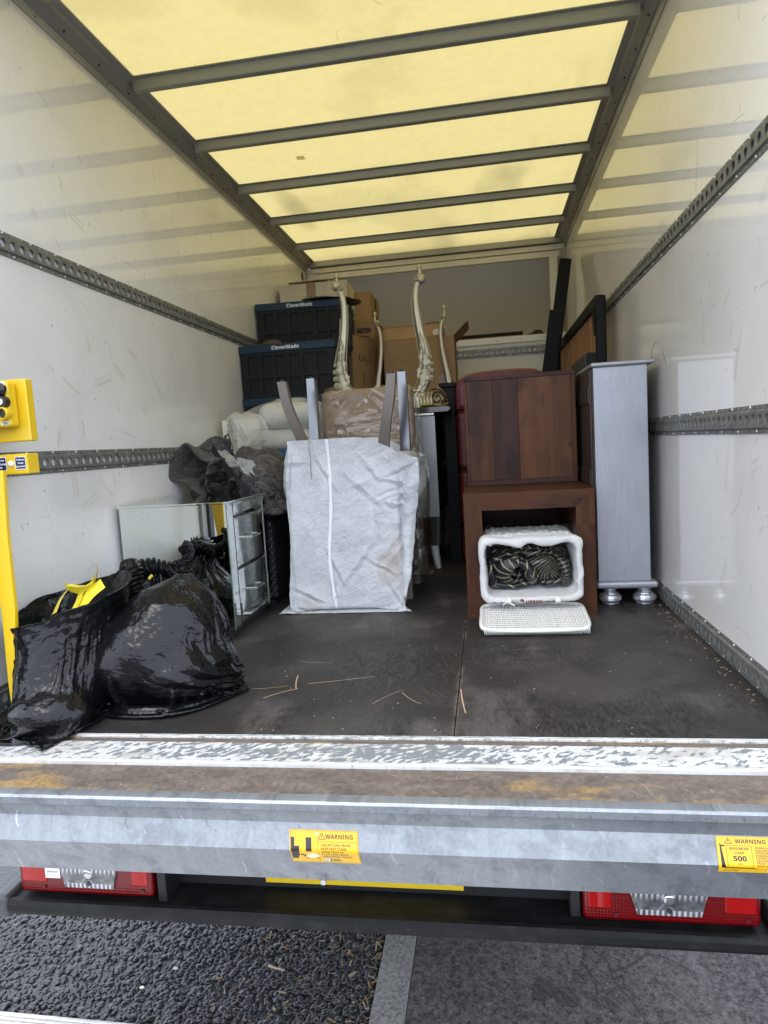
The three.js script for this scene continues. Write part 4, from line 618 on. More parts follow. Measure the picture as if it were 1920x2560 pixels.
  for (let i = 0; i < 62; i++) { const x = mix(-0.178, 0.176, i / 61); L.push(tube([[x, -0.174, -0.799], [x + 0.001, -0.1665 + 0.002, -0.788], [x + 0.002, -0.178, -0.788], [x + 0.003, -0.188, -0.797]], 0.002, 8, 5)); }
  stuff(part(lid, 'wicker_weave', L, wk));
}
{ // striped cloth bundle in the hamper
  const stripe = tex(512, 512, (u, v) => { const s = (u * 13) % 1, g = fbm(u * 90, v * 90, 2, 2); const k = sst(0.78, 0.8, s) * sst(0.97, 0.95, s), m = fbm(u * 20, v * 30, 4, 2); return mix3([0.005, 0.005, 0.006], [0.36, 0.3, 0.18], k * (0.6 + 0.5 * m)); });
  const mk = (cx, cy, cz, R, tw, sd, axis) => film(88, 46, (u, v) => { const a = u * Math.PI * 2 + tw * (1 - v), th = 0.06 + v * 1.75, r = Math.sin(th), k = 1 + 0.16 * (vn(u * 7, v * 6, sd, 7) - 0.5); return [cx + R[0] * r * Math.cos(a) * k, cy + R[1] * r * Math.sin(a) * k, cz + R[2] * Math.cos(th) * k]; }, { slack: 1.55, suck: 14, g: -0.3, steps: 75, iters: 8, bend: 0.05, jitter: 0.006, pinned: (i) => i >= 88 * 45, colliders: [{ e: [cx, cy, cz], r: R.map((q) => q * 0.82) }, { axis: 1, at: 0.098, s: 1 }, { axis: 2, at: -1.03, s: -1 }, { axis: 1, at: 0.288, s: -1 }, { axis: 0, at: 0.352, s: 1 }, { axis: 0, at: 0.655, s: -1 }] }, axis ? [1.0, 2.6] : [2.6, 1.2]);
  const g1 = mk(0.435, 0.185, -1.12, [0.1, 0.088, 0.085], 2.2, 2, true), g2 = mk(0.572, 0.185, -1.14, [0.094, 0.085, 0.085], -1.6, 5, false), g3 = mk(0.53, 0.232, -1.15, [0.11, 0.05, 0.06], 0.6, 8, false);
  tag(part(scene, 'striped_garment', [g1, g2, g3], mat('#fff', 0.3, { map: stripe, sheen: 0.3, sheenColor: new THREE.Color(0.4, 0.4, 0.4), specularIntensity: 0.9 })), 'crumpled black satin cloth with gold stripes stuffed in the white hamper', 'garment');
}
{ // red leather chair standing behind the cubes
  const o = thing('red_armchair', 'dark red leather armchair with stitched cushions behind the cubes', 'armchair', null, [0.44, 0, -2.45]);
  const m = mat([0.105, 0.012, 0.017], 0.38, { bumpMap: tex(256, 256, (u, v) => ridge(u * 40, v * 40, 2, 2, 40), { srgb: false, size: [0.12, 0.12] }), bumpScale: 0.0008 });
  let y = 0.012; for (const h of [0.195, 0.311, 0.324]) { part(o, 'back_cushion', bx(-0.235, 0.27, y + 0.002, y + h, -0.25, 0.24, 0.032, 5), m); y += h; }
  const tp = [[-0.205, y + 0.034], [0.24, y + 0.034]]; for (let i = 0; i <= 40; i++) { const t = i / 40, x = mix(0.24, -0.205, t); tp.push([x, y + 0.185 - 0.02 * Math.pow(Math.abs(x - 0.03) / 0.235, 2.4) - 0.045 * Math.pow(Math.abs(x - 0.0175) / 0.2225, 12)]); }
  const top = extr(tp, 0.42, 0.03).translate(0, 0, -0.21);
  part(o, 'head_cushion', uvBox(flat(top)), m);
  const sw = mat([0.06, 0.008, 0.01], 0.6); for (const yy of [0.208, 0.52, 0.843]) part(o, 'seam', bx(-0.22, 0.255, yy - 0.0015, yy + 0.0035, -0.24, 0.222, 0.001), sw);
  part(o, 'base', bx(-0.2, 0.24, 0, 0.014, -0.22, 0.2, 0.002), blackPl);
}
const blackWood = mat([0.006, 0.006, 0.007], 0.5, { specularIntensity: 0.3 });
{ // bed parts stacked at the right
  const o = thing('slatted_headboard', 'black framed headboard with orange wood slats against the right wall', 'headboard', null, [0.95, 0, -2.0]);
  const fr = [[-0.025, 0.025, 0.0, 1.36, -0.05, 0.0, 0.012], [-0.02, 0.02, 1.31, 1.37, -1.85, -0.051, 0.008], [-0.02, 0.02, 0.5, 0.56, -1.85, -0.051, 0.008], [-0.025, 0.025, 0, 1.375, -1.9, -1.851, 0.012]];
  for (const f of fr) part(o, f[3] - f[2] > 1 ? 'post' : 'rail', bx(...f), blackWood);
  part(o, 'corner_bracket', extr([[0, 0], [0.035, 0], [0.01, -0.12], [0, -0.14]], 0.008, 0.002).rotateY(Math.PI / 2).translate(-0.03, 1.31, -0.048), blackWood);
  const om = mat('#fff', 0.5, { map: woodTex(41, [0.3, 0.14, 0.045], [0.42, 0.21, 0.075], [0.2, 0.09, 0.03], [0.3, 0.9]) });
  for (let i = 0; i < 20; i++) part(o, 'slat', uvBox(bx(-0.003, 0.003, 0.561, 1.309, -0.113 - i * 0.088, -0.067 - i * 0.088, 0.002), rr(0, 1), rr(0, 1)), om);
}
const leaner = (name, label, x, y0, y1, z, w, d, ang) => { const o = thing(name, label, 'board', null, [x, 0, z]); const g = part(o, 'board', bx(-w / 2, w / 2, y0, y1, -d / 2, d / 2, 0.003), blackWood); part(o, 'end_cap', bx(-w / 2 - 0.001, w / 2 + 0.001, y1 + 0.0005, y1 + 0.006, -d / 2 - 0.001, d / 2 + 0.001, 0.002), blackPl); o.rotation.z = ang; return o; };
leaner('bed_board', 'taller of two black boards leaning into the right rear corner', 0.667, 0.0, 1.905, -3.42, 0.08, 0.05, -0.154);
leaner('bed_board', 'shorter of two black boards leaning into the right rear corner', 0.645, 0.0, 1.545, -3.34, 0.094, 0.045, -0.153);
{ const o = thing('bed_board', 'flat black board standing behind the silver cabinet, its corner showing above', 'board', null, [0.85, 0, -1.66]); part(o, 'board', bx(-0.025, 0.02, 0, 1.045, -0.5, 0, 0.004), blackWood); part(o, 'edge_strip', bx(-0.032, -0.0255, 0.94, 1.04, -0.5, 0.0, 0.002), blackPl); }
{ // things on the shelf over the cab
  const o = thing('framed_picture', 'black edged wooden frame lying on the shelf over the cab', 'frame', null, [0.42, 1.478, -4.15]);
  part(o, 'wood_edge', bx(-0.27, 0.27, 0, 0.026, -0.35, 0.04, 0.003), mat([0.35, 0.16, 0.045], 0.5)); part(o, 'black_edge', bx(-0.275, 0.275, 0.0265, 0.052, -0.36, 0.045, 0.004), blackWood);
  tag(part(scene, 'black_bag', film(40, 20, (u, v) => { const a = u * 6.2832, t = v * 1.57; return [0.81 + 0.075 * Math.cos(a) * Math.cos(t) * (1 + 0.2 * vn(u * 6, v * 5, 1, 6)), 1.478 + 0.075 * Math.sin(t), -4.13 + 0.08 * Math.sin(a) * Math.cos(t)]; }, { slack: 1.2, suck: 6, g: -2, steps: 50, colliders: [{ e: [0.81, 1.48, -4.13], r: [0.055, 0.055, 0.06] }, { axis: 1, at: 1.478, s: 1 }] }), mat([0.01, 0.01, 0.011], 0.4)), 'small black bag lying beside the frame on the cab shelf', 'bag');
}

// ---------------------------------------------------------------- middle: upturned table, cabinet, chairs
const champ = mat([0.46, 0.425, 0.31], 0.34, { metalness: 0.8, bumpMap: tex(256, 256, (u, v) => fbm(u * 30, v * 30, 2, 3, 30), { srgb: false, size: [0.1, 0.1] }), bumpScale: 0.0006 });
{
  const o = thing('black_cabinet', 'black cabinet with a silver end panel and tapering legs behind the wrapped chairs', 'cabinet', null, [0, 0, -2.06]);
  part(o, 'body', bx(-0.42, 0.098, 0.3, 0.84, -0.9, -0.012, 0.004), blackWood);
  part(o, 'silver_panel', bx(-0.42, 0.1, 0.286, 0.826, -0.0115, 0, 0.002), mat([0.28, 0.285, 0.295], 0.36, { metalness: 0.6 })); part(o, 'silver_lip', bx(-0.43, 0.098, 0.8275, 0.8395, -0.02, 0.012, 0.003), screwM);
  const lg = mat([0.12, 0.12, 0.125], 0.4, { metalness: 0.5 });
  const leg = (x, z) => part(o, 'leg', grid(4, 8, (u, v) => { const w = mix(0.017, 0.03, v * v), a = (u * 4 + 0.5) * Math.PI / 2; return [x + w * 1.414 * Math.cos(a) - 0.01 * (1 - v) * (1 - v), v * 0.3, z + w * 1.414 * Math.sin(a)]; }), lg);
  leg(0.07, -0.04); leg(0.07, -0.86); leg(-0.39, -0.04); leg(-0.39, -0.86);
  part(o, 'foam_wrap', grid(10, 14, (u, v) => { const a = u * 6.2832, k = 0.02 + 0.004 * vn(u * 6, v * 8, 3, 6); return [0.062 + 0.016 * v + k * Math.cos(a) * (0.75 + 0.25 * (1 - v)), 0.13 - v * 0.125, -0.02 + k * Math.sin(a)]; }, true), mat([0.62, 0.62, 0.62], 0.7), 'scrap of white foam round the foot of the nearest leg');
}
{
  const o = thing('ornate_table', 'upturned champagne silver console table with carved cabriole legs', 'table', null, [0, 0.845, 0]);
  const slab = extr([[-0.45, 0.0], [0.165, 0.0], [0.18, 0.008], [0.182, 0.018], [0.165, 0.026], [-0.45, 0.026]], 0.95, 0.003).translate(0, 0, -3.03);
  part(o, 'table_top', slab, mat([0.03, 0.028, 0.024], 0.22, { metalness: 0.4, clearcoat: 0.7 }));
  const dark = mat([0.16, 0.13, 0.07], 0.3, { metalness: 0.85 });
  part(o, 'apron', [bx(-0.4, 0.045, 0.027, 0.11, -2.15, -2.11, 0.006), bx(0.03, 0.07, 0.027, 0.11, -2.95, -2.151, 0.006), bx(-0.42, -0.38, 0.027, 0.11, -2.95, -2.151, 0.006)], champ);
  // carved right return with scrolls
  const scroll = (cx, cy, z, r, dir, turns = 1.6) => tube(Array.from({ length: 26 }, (_, i) => { const t = i / 25, a = dir * t * turns * 6.2832, q = r * (1 - 0.85 * t); return [cx + q * Math.cos(a), cy + q * Math.sin(a), z]; }), (t) => 0.0065 * (1 - 0.5 * t), 40, 7);
  part(o, 'carving', [scroll(0.115, 0.075, -2.1, 0.035, 1), scroll(0.155, 0.05, -2.1, 0.022, -1), tube([[0.075, 0.03, -2.095], [0.1, 0.038, -2.085], [0.14, 0.03, -2.09], [0.17, 0.04, -2.1]], 0.009, 20, 7), tube([[0.09, 0.12, -2.1], [0.12, 0.125, -2.09], [0.15, 0.1, -2.1], [0.168, 0.06, -2.11]], 0.008, 20, 7), bx(0.07, 0.16, 0.027, 0.1, -2.2, -2.13, 0.01)], dark);
  for (let i = 0; i < 4; i++) part(o, 'flute', tube([[0.085 + i * 0.018, 0.105, -2.125], [0.083 + i * 0.018, 0.075, -2.1], [0.086 + i * 0.018, 0.045, -2.093], [0.09 + i * 0.018, 0.03, -2.08]].map(([x, y, z]) => [x - 0.055, y, z]), (t) => 0.0085 + 0.004 * t * t, 16, 8), champ);
  // legs: path, thickness, and a curl at the foot
  const legPath = (s, z) => [[-0.222, 0.752, 0.011], [-0.223, 0.725, 0.013], [-0.222, 0.708, 0.018], [-0.214, 0.685, 0.02], [-0.2, 0.655, 0.019], [-0.193, 0.61, 0.019], [-0.193, 0.55, 0.02], [-0.2, 0.48, 0.022], [-0.212, 0.4, 0.025], [-0.225, 0.33, 0.029], [-0.231, 0.27, 0.033], [-0.229, 0.215, 0.036], [-0.218, 0.165, 0.036], [-0.195, 0.12, 0.036], [-0.17, 0.085, 0.034]].map(([x, y, r]) => [s * x, y, z, r]);
  function leg(s, cx, z, rich, dy = 0) {
    const P = legPath(s, z).map(([x, y, q, r]) => [x + cx, y + dy, q, r * (rich ? 0.86 : 0.66)]), n = P.length - 1;
    const rad = (t) => { const k = t * n, i = Math.min(n - 1, Math.floor(k)); return mix(P[i][3], P[i + 1][3], k - i); };
    const c = new THREE.CatmullRomCurve3(P.map((p) => V(p[0], p[1], p[2]))), arc = c.getLengths(200), tot = arc[200];
    const g = grid(28, 90, (u, v) => { const k = v, o2 = c.getPoint(k), tg = c.getTangent(k), nx = V(tg.y, -tg.x, 0).normalize(), a = u * 6.2832, r = rad(k), flutes = 1 + 0.09 * Math.cos(a * 5) * sst(0.25, 0.5, k), e = 0.85; return [o2.x + nx.x * r * Math.cos(a) * flutes, o2.y + nx.y * r * Math.cos(a) * flutes, o2.z + r * e * Math.sin(a) * flutes]; }, true);
    const L = part(o, 'leg', g, champ);
    part(L, 'foot_scroll', [new THREE.SphereGeometry(rich ? 0.024 : 0.015, 20, 14).scale(1, 1.1, 1).translate(cx - s * (rich ? -0.232 : -0.215) * -1 * -1, 0.7 + dy, z + 0.004), scroll(cx + s * -0.205, 0.694 + dy, z + 0.02, 0.014, -s, 1.3), cyl(0.011, 0.014, 0.02, cx - s * 0.222, 0.762 + dy, z, 12)], champ);
    if (rich) {
      const leaf = (x, y, l, w, tilt) => { const q = grid(8, 14, (u, v) => { const ww = w * Math.sin(Math.PI * Math.pow(v, 0.7)) * (1 + 0.25 * Math.sin(v * 20)), k = (u - 0.5); return [k * ww, l * (v - 0.5), 0.006 * (1 - 4 * k * k) + 0.012 * v * v * (v > 0.8 ? 1.2 : 1)]; }); return q.rotateZ(tilt).translate(x, y, z + 0.026); };
      part(L, 'acanthus_leaf', [leaf(cx - s * 0.218, 0.36 + dy, 0.13, 0.03, s * -0.15), leaf(cx - s * 0.232, 0.27 + dy, 0.12, 0.042, 0), leaf(cx - s * 0.222, 0.19 + dy, 0.12, 0.05, s * 0.25), leaf(cx - s * 0.21, 0.3 + dy, 0.1, 0.026, s * 0.12), leaf(cx - s * 0.2, 0.225 + dy, 0.1, 0.03, s * 0.3)], champ);
      const ros = []; for (let i = 0; i < 4; i++) { const y = 0.285 - i * 0.036 + dy, x = cx - s * (0.262 - Math.abs(i - 1.3) * 0.004), R = 0.011 + 0.002 * i; for (let k = 0; k < 6; k++) { const a = k / 6 * 6.2832; ros.push(new THREE.SphereGeometry(R * 0.48, 8, 6).translate(x + R * 0.62 * Math.cos(a), y + R * 0.62 * Math.sin(a), z + 0.02)); } ros.push(new THREE.SphereGeometry(R * 0.45, 8, 6).translate(x, y, z + 0.026)); }
      part(L, 'rosette', ros, champ);
      part(L, 'moulding', tube([[-0.214, 0.53], [-0.225, 0.43], [-0.25, 0.34], [-0.262, 0.29]].map(([x, y]) => [cx + s * x, y + dy, z + 0.012]), 0.0045, 24, 6), champ); part(L, 'moulding', tube([[-0.17, 0.6], [-0.175, 0.48], [-0.19, 0.36], [-0.196, 0.27], [-0.19, 0.2], [-0.16, 0.125], [-0.12, 0.1]].map(([x, y]) => [cx + s * x, y + dy, z + 0.014]), 0.004, 36, 6), champ);
    }
    return L;
  }
  leg(1, -0.172, -2.13, true); leg(-1, -0.168, -2.13, true, 0.006); leg(1, -0.098, -2.92, false, -0.065); leg(-1, -0.09, -2.92, false, -0.062);
  part(o, 'apron_scroll', [tube([[-0.36, 0.115, -2.115], [-0.29, 0.12, -2.11], [-0.22, 0.1, -2.11]], 0.012, 20, 8), tube([[0.03, 0.115, -2.115], [-0.04, 0.12, -2.11], [-0.12, 0.1, -2.11]], 0.012, 20, 8)], champ);
}
// swept square bar for the chair legs
function bar(pts, w, d) { const c = new THREE.CatmullRomCurve3(pts.map((p) => V(...p))), P = [[-1, 1], [1, 1], [1, -1], [-1, -1], [-1, 1]], L = []; for (let f = 0; f < 4; f++) L.push(grid(1, 24, (u, v) => { const o = c.getPoint(v), k = typeof w === 'function' ? w(v) : w; return [o.x + mix(P[f][0], P[f + 1][0], u) * k / 2, o.y, o.z + mix(P[f][1], P[f + 1][1], u) * d / 2]; })); for (const v of [0, 1]) L.push(grid(1, 1, (u, t) => { const o = c.getPoint(v), k = typeof w === 'function' ? w(v) : w; return [o.x + (u - 0.5) * k, o.y, o.z + (t - 0.5) * d]; })); return merge(L); }
const taupe = mat([0.17, 0.145, 0.125], 0.36, { metalness: 0.35 }), chrome = mat([0.16, 0.165, 0.175], 0.16, { metalness: 1 });
const crinkle = tex(512, 512, (u, v) => Math.pow(ridge(u * 5, v * 5, 2, 5, 5), 2.2), { srgb: false, size: [0.4, 0.4] });
{
  const o = thing('wrapped_chair', 'upturned chair bagged in white cloth with grey legs in the air', 'chair');
  const x0 = [[-0.472, 0.975, -1.245], [-0.458, 0.88, -1.25], [-0.432, 0.79, -1.26], [-0.402, 0.7, -1.28], [-0.385, 0.56, -1.3]];
  const x1 = [[-0.008, 0.975, -1.245], [-0.022, 0.88, -1.25], [-0.042, 0.79, -1.26], [-0.06, 0.7, -1.28], [-0.066, 0.56, -1.3]];
  for (const [P, s] of [[x0, 1], [x1, -1]]) { const L = part(o, 'leg', bar(P, (v) => 0.036 + 0.012 * v, 0.034), taupe); part(L, 'glide', cyl(0.009, 0.009, 0.008, P[0][0], 0.979, -1.245, 12), blackPl); }
  for (const x of [-0.428, -0.004]) { const L = part(o, 'leg', bar([[x, 1.012, -1.56], [x + 0.001, 0.85, -1.56], [x - 0.002, 0.6, -1.555]], (v) => 0.036 + 0.008 * v, 0.04), chrome, 'bright polished front leg'); part(L, 'glide', cyl(0.009, 0.009, 0.01, x, 1.017, -1.56, 12), blackPl); part(L, 'brown_face', bx(x + 0.0205, x + 0.0225, 0.62, 1.005, -1.579, -1.541, 0.0005), taupe); }
  part(o, 'seat', bx(-0.45, 0.04, 0.53, 0.655, -1.62, -1.24, 0.04, 4), mat([0.5, 0.5, 0.5], 0.8));
  part(o, 'backrest', bx(-0.47, 0.0, 0.01, 0.6, -1.262, -1.2, 0.025, 4), mat([0.5, 0.5, 0.5], 0.8));
  const bagT = tex(1024, 1024, (u, v) => {
    const m = fbm(u * 14, v * 10, 3, 5), f = fbm(u * 150, v * 130, 7, 2), s = fbm(u * 60 + v * 30, v * 70, 9, 3); let k = 0.61 + 0.22 * (m - 0.5) + 0.1 * (f - 0.5) + 0.05 * (s - 0.5);
    let c = [k * 0.985, k * 1.0, k * 1.04];
    const st = (x, y, r, a) => { const d = Math.hypot((u - x) * 2.2, v - y) / r + 0.6 * (fbm(u * 30, v * 30, 4, 3) - 0.5); c = mix3(c, [0.43, 0.37, 0.29], a * sst(1, 0.6, d)); };
    st(0.41, 0.36, 0.12, 0.5); st(0.1, 0.12, 0.12, 0.38); st(0.43, 0.5, 0.08, 0.4); st(0.3, 0.1, 0.05, 0.3); st(0.47, 0.3, 0.06, 0.3); return c;
  });
  const lerpR = (v) => { const K = [[0, -0.535, 0.033, -1.3, -1.16], [0.05, -0.516, 0.006, -1.4, -1.145], [0.2, -0.512, 0.006, -1.42, -1.145], [0.42, -0.506, 0.024, -1.45, -1.15], [0.62, -0.498, 0.06, -1.5, -1.15], [0.8, -0.482, 0.085, -1.63, -1.15], [0.9, -0.462, 0.105, -1.64, -1.155], [1, -0.45, 0.085, -1.62, -1.175]]; let i = 0; while (i < K.length - 2 && v > K[i + 1][0]) i++; const t = clamp((v - K[i][0]) / (K[i + 1][0] - K[i][0])); return K[i].map((q, n) => mix(q, K[i + 1][n], t)); };
  const bag = film(150, 96, (u, v) => {
    const [, xa, xb, za, zb] = lerpR(v), a = u * 4, h = v < 0.5 ? 1 : 1; let x, z; // front, right, back, left
    const fl = 0.014 * sst(0.02, 0.1, v) * sst(0.75, 0.5, v);
    if (u < 0.5) { const t = u / 0.5; x = mix(xa + fl, xb, t); z = zb; } else if (u < 0.62) { x = xb - 0.06 * sst(0.6, 0.3, v) * (u - 0.5) / 0.12; z = mix(zb, za, (u - 0.5) / 0.12); } else if (u < 0.88) { x = mix(xb - 0.06 * sst(0.6, 0.3, v), xa - fl, (u - 0.62) / 0.26); z = za - 0.14 * sst(0.03, 0.12, v) * sst(0.7, 0.5, v) * sst(0.8, 0.88, u); } else { x = mix(xa - fl, xa + fl, (u - 0.88) / 0.12); z = mix(za - 0.14 * sst(0.03, 0.12, v) * sst(0.7, 0.5, v), zb, (u - 0.88) / 0.12); }
    const top = 0.723 - 0.1 * sst(-0.17, 0.12, x); return [x, 0.003 + v * top, z];
  }, { slackFn: (x, y) => 1.01 + 0.05 * sst(-0.12, 0.0, x) * sst(0.1, 0.3, y) + 0.012 * vn(x * 9, y * 7, 2), suck: 5, g: -2.5, steps: 90, iters: 14, bend: 0.55, fric: 0.5, jitter: 0.003, pinned: (i, x, y) => i >= 150 * 96 - 0 || i < 150, colliders: [{ b: [-0.478, 0.01, -1.265, 0.0, 0.62, -1.192], rad: 0.02 }, { b: [-0.5, 0.01, -1.4, -0.06, 0.5, -1.26], rad: 0.04 }, { b: [-0.452, 0.52, -1.62, 0.045, 0.66, -1.21], rad: 0.04 }, { axis: 1, at: 0.003, s: 1 }] }, [1, 1]);
  const lines = [[-.138,.639,-.076,.555],[-.204,.571,-.092,.464],[.043,.503,-.082,.464],[-.029,.577,.044,.604],[-.061,.554,.039,.524],[-.081,.56,-.095,.331],[.033,.504,.016,.301],[.015,.286,-.084,.17],[-.133,.219,-.053,.174],[-.309,.261,-.249,.133],[-.46,.107,-.345,.051],[-.452,.636,-.399,.638],[-.483,.021,-.284,.012],[-.042,.096,0,.017],[-.015,.471,.038,.509],[-.324,.644,-.259,.528],[-.232,.154,-.13,.276],[-.249,.133,-.327,.012],[-.067,.458,.029,.443],[-.069,.427,-.087,.464],[-.461,.59,-.452,.423],[-.133,.547,-.165,.534]];
  const bagF = refine(bag, 150, 96, 4);
  crease(bagF, (x, y, z, nx, ny, nz) => {
    const e = sst(0, 0.03, y) * sst(0.735, 0.68, y), s = sst(-0.25, 0.0, x), w = 0.012 * (fbm(x * 30, y * 30, 5, 2) - 0.5);
    let h = 0.01 * (crumple(x, y * 0.6, z * 0.6, 6, 21) - 0.5) + (0.003 + 0.007 * s) * (crumple(x, y, z, 15, 23) - 0.5) + 0.002 * (crumple(x, y, z, 42, 27) - 0.5);
    if (nz > 0.1) lines.forEach(([a, b2, c2, d2], k) => { const dx = c2 - a, dy = d2 - b2, l = dx * dx + dy * dy, t = ((x - a) * dx + (y - b2) * dy) / l, tc = clamp(t), px = x - a - tc * dx, py = y - b2 - tc * dy, sd = (px * dy - py * dx) / Math.sqrt(l) + w, q = Math.hypot(px, py), f = Math.sin(Math.PI * clamp(t * 0.9 + 0.05)); if (q > 0.05) return; const W = 0.008 + 0.006 * hash(k, 2, 2); h += (0.5 + 0.5 * f) * sst(0.05, 0.01, q) * (0.0075 * Math.exp(-Math.abs(sd) / W / 1.2) - 0.005 * Math.exp(-((sd - 1.7 * W) ** 2) / (W * W * 0.8))); });
    return e * h; });
  weld(bagF);
  const bm = mat('#fff', 0.7, { map: bagT, transmission: 0.2, thickness: 0, bumpMap: tex(1024, 1024, (u, v) => 0.5 * fbm(u * 170, v * 150, 3, 2) + 0.9 * Math.pow(ridge(u * 9 + v * 3, v * 8 - u * 2, 6, 4), 3), { srgb: false }), bumpScale: 0.0035, sheen: 0.2, sheenColor: new THREE.Color(1, 1, 1) });
  const B = part(o, 'cloth_bag', bagF, bm);
  // tape seam down the front and loose draw cord, laid on the bag
  const R = bag.userData.R, nu = 150, col = (u, j) => { const i = Math.round(u * nu) % nu, a = (j * nu + i) * 3; return [R[a], R[a + 1], R[a + 2]]; };
  const seamC = Array.from({ length: 49 }, (_, k) => { const j = Math.min(96, k * 2), p = col(0.235, j); return V(mix(-0.262, -0.302, sst(0.75, 0.05, p[1] / 0.72)) - 0.02 + 0.03 * sst(0.4, 0, p[1] / 0.72), p[1], p[2] + 0.004); });
  const sc = new THREE.CatmullRomCurve3(seamC);
  part(B, 'seam_tape', grid(2, 90, (u, v) => { const p = sc.getPoint(v), w = 0.0085 + 0.0015 * Math.sin(v * 40); return [p.x + (u - 0.5) * 2 * w * 0.75, p.y, p.z + (u === 0.5 ? 0.002 : 0)]; }), mat([0.76, 0.78, 0.82], 0.75));
  part(B, 'draw_cord', tube([[-0.352, 0.722, -1.17], [-0.35, 0.7, -1.143], [-0.345, 0.66, -1.142], [-0.347, 0.61, -1.142], [-0.349, 0.565, -1.144]], 0.0028, 30, 6), mat([0.28, 0.26, 0.25], 0.8));
}
{
  const o = thing('padded_chair', 'buttoned beige chair under clear plastic behind the white bagged chair', 'chair');
  const bt = mat([0.25, 0.175, 0.115], 0.75, { bumpMap: tex(256, 256, (u, v) => fbm(u * 40, v * 40, 2, 3, 40), { srgb: false, size: [0.1, 0.1] }), bumpScale: 0.0008 });
  const back = grid(60, 60, (u, v) => { const x = mix(-0.425, 0.025, u), y = mix(0.47, 0.965, v); let d = 0; for (const bx_ of [-0.345, -0.2, -0.05]) for (const by of [0.62, 0.76, 0.9]) d += Math.exp(-((x - bx_) ** 2 + (y - by) ** 2) / 0.0012); const e = Math.min(1, Math.min(u, 1 - u, 1 - v) * 9); return [x, y - 0.012 * Math.pow(1 - Math.min(1, Math.min(u, 1 - u) * 9), 2) * (v > 0.9 ? 1 : 0), -1.735 + 0.035 * Math.sqrt(e * (2 - e)) - 0.018 * d]; });
  part(o, 'backrest', [back, bx(-0.422, 0.022, 0.47, 0.955, -1.8, -1.735, 0.02, 3)], bt);
  const bt2 = []; for (const x of [-0.345, -0.2, -0.05]) for (const y of [0.62, 0.76, 0.9]) bt2.push(new THREE.SphereGeometry(0.012, 14, 8).scale(1, 1, 0.45).translate(x, y, -1.713)); part(o, 'button', bt2, mat([0.42, 0.35, 0.27], 0.5));
  part(o, 'seat', bx(-0.42, 0.02, 0.4, 0.52, -1.74, -1.36, 0.03, 3), bt);
  for (const [x, z] of [[-0.005, -1.4], [-0.4, -1.4], [-0.005, -1.77], [-0.4, -1.77]]) part(o, 'leg', bx(x - 0.016, x + 0.016, 0, 0.41, z - 0.016, z + 0.016, 0.002), taupe);
  const wrap = film(96, 64, (u, v) => { const a = u * 6.2832, y = mix(0.985, 0.11, v), b = sst(0.15, 0.5, v), cx = mix(-0.2, -0.16, b), sx = mix(0.25, 0.29, b), sz = mix(0.09, 0.25, b), cz = mix(-1.76, -1.6, b), p = 0.42, C = Math.cos(a), S = Math.sin(a); const k = v < 0.06 ? Math.sqrt(v / 0.06) * 0.985 + 0.015 : 1; return [cx + k * sx * Math.sign(C) * Math.pow(Math.abs(C), p), y, cz + k * sz * Math.sign(S) * Math.pow(Math.abs(S), p)]; }, { slack: 1.07, suck: 5, g: -2, steps: 80, iters: 10, bend: 0.08, jitter: 0.006, colliders: [{ b: [-0.43, 0.45, -1.81, 0.03, 0.972, -1.695], rad: 0.02 }, { b: [-0.425, 0.39, -1.75, 0.03, 0.53, -1.35], rad: 0.03 }, { e: [0.04, 0.45, -1.55], r: [0.055, 0.2, 0.12] }, { e: [0.035, 0.19, -1.55], r: [0.05, 0.07, 0.1] }, { axis: 1, at: 0.06, s: 1 }] }, [1.6, 1]);
  const wrapF = refine(wrap, 96, 64, 3); crease(wrapF, (x, y, z) => 0.011 * (crumple(x, y, z, 9, 31) - 0.5) + 0.007 * (crumple(x, y, z, 22, 33) - 0.5)); weld(wrapF);
  part(o, 'plastic_wrap', wrapF, mat([0.96, 0.96, 0.94], 0.07, { transmission: 1, thickness: 0, ior: 1.6, bumpMap: crinkle, bumpScale: 0.012 }));
}
{ // narrow black unit between the cabinet and the red chair
  const o = thing('black_side_unit', 'narrow black unit with a lipped top standing left of the red armchair', 'shelf unit', null, [0.115, 0, -2.3]);
  part(o, 'side', bx(0.02, 0.085, 0, 0.985, -0.5, 0, 0.003), blackWood); part(o, 'lipped_top', [bx(0.0, 0.095, 0.986, 1.01, -0.5, 0.02, 0.003), bx(0.006, 0.02, 0.93, 0.985, -0.5, 0.012, 0.003)], blackWood); for (const y of [0.3, 0.55, 0.78]) part(o, 'shelf_edge', bx(0.0, 0.0195, y, y + 0.018, -0.45, -0.02, 0.002), blackWood);
}
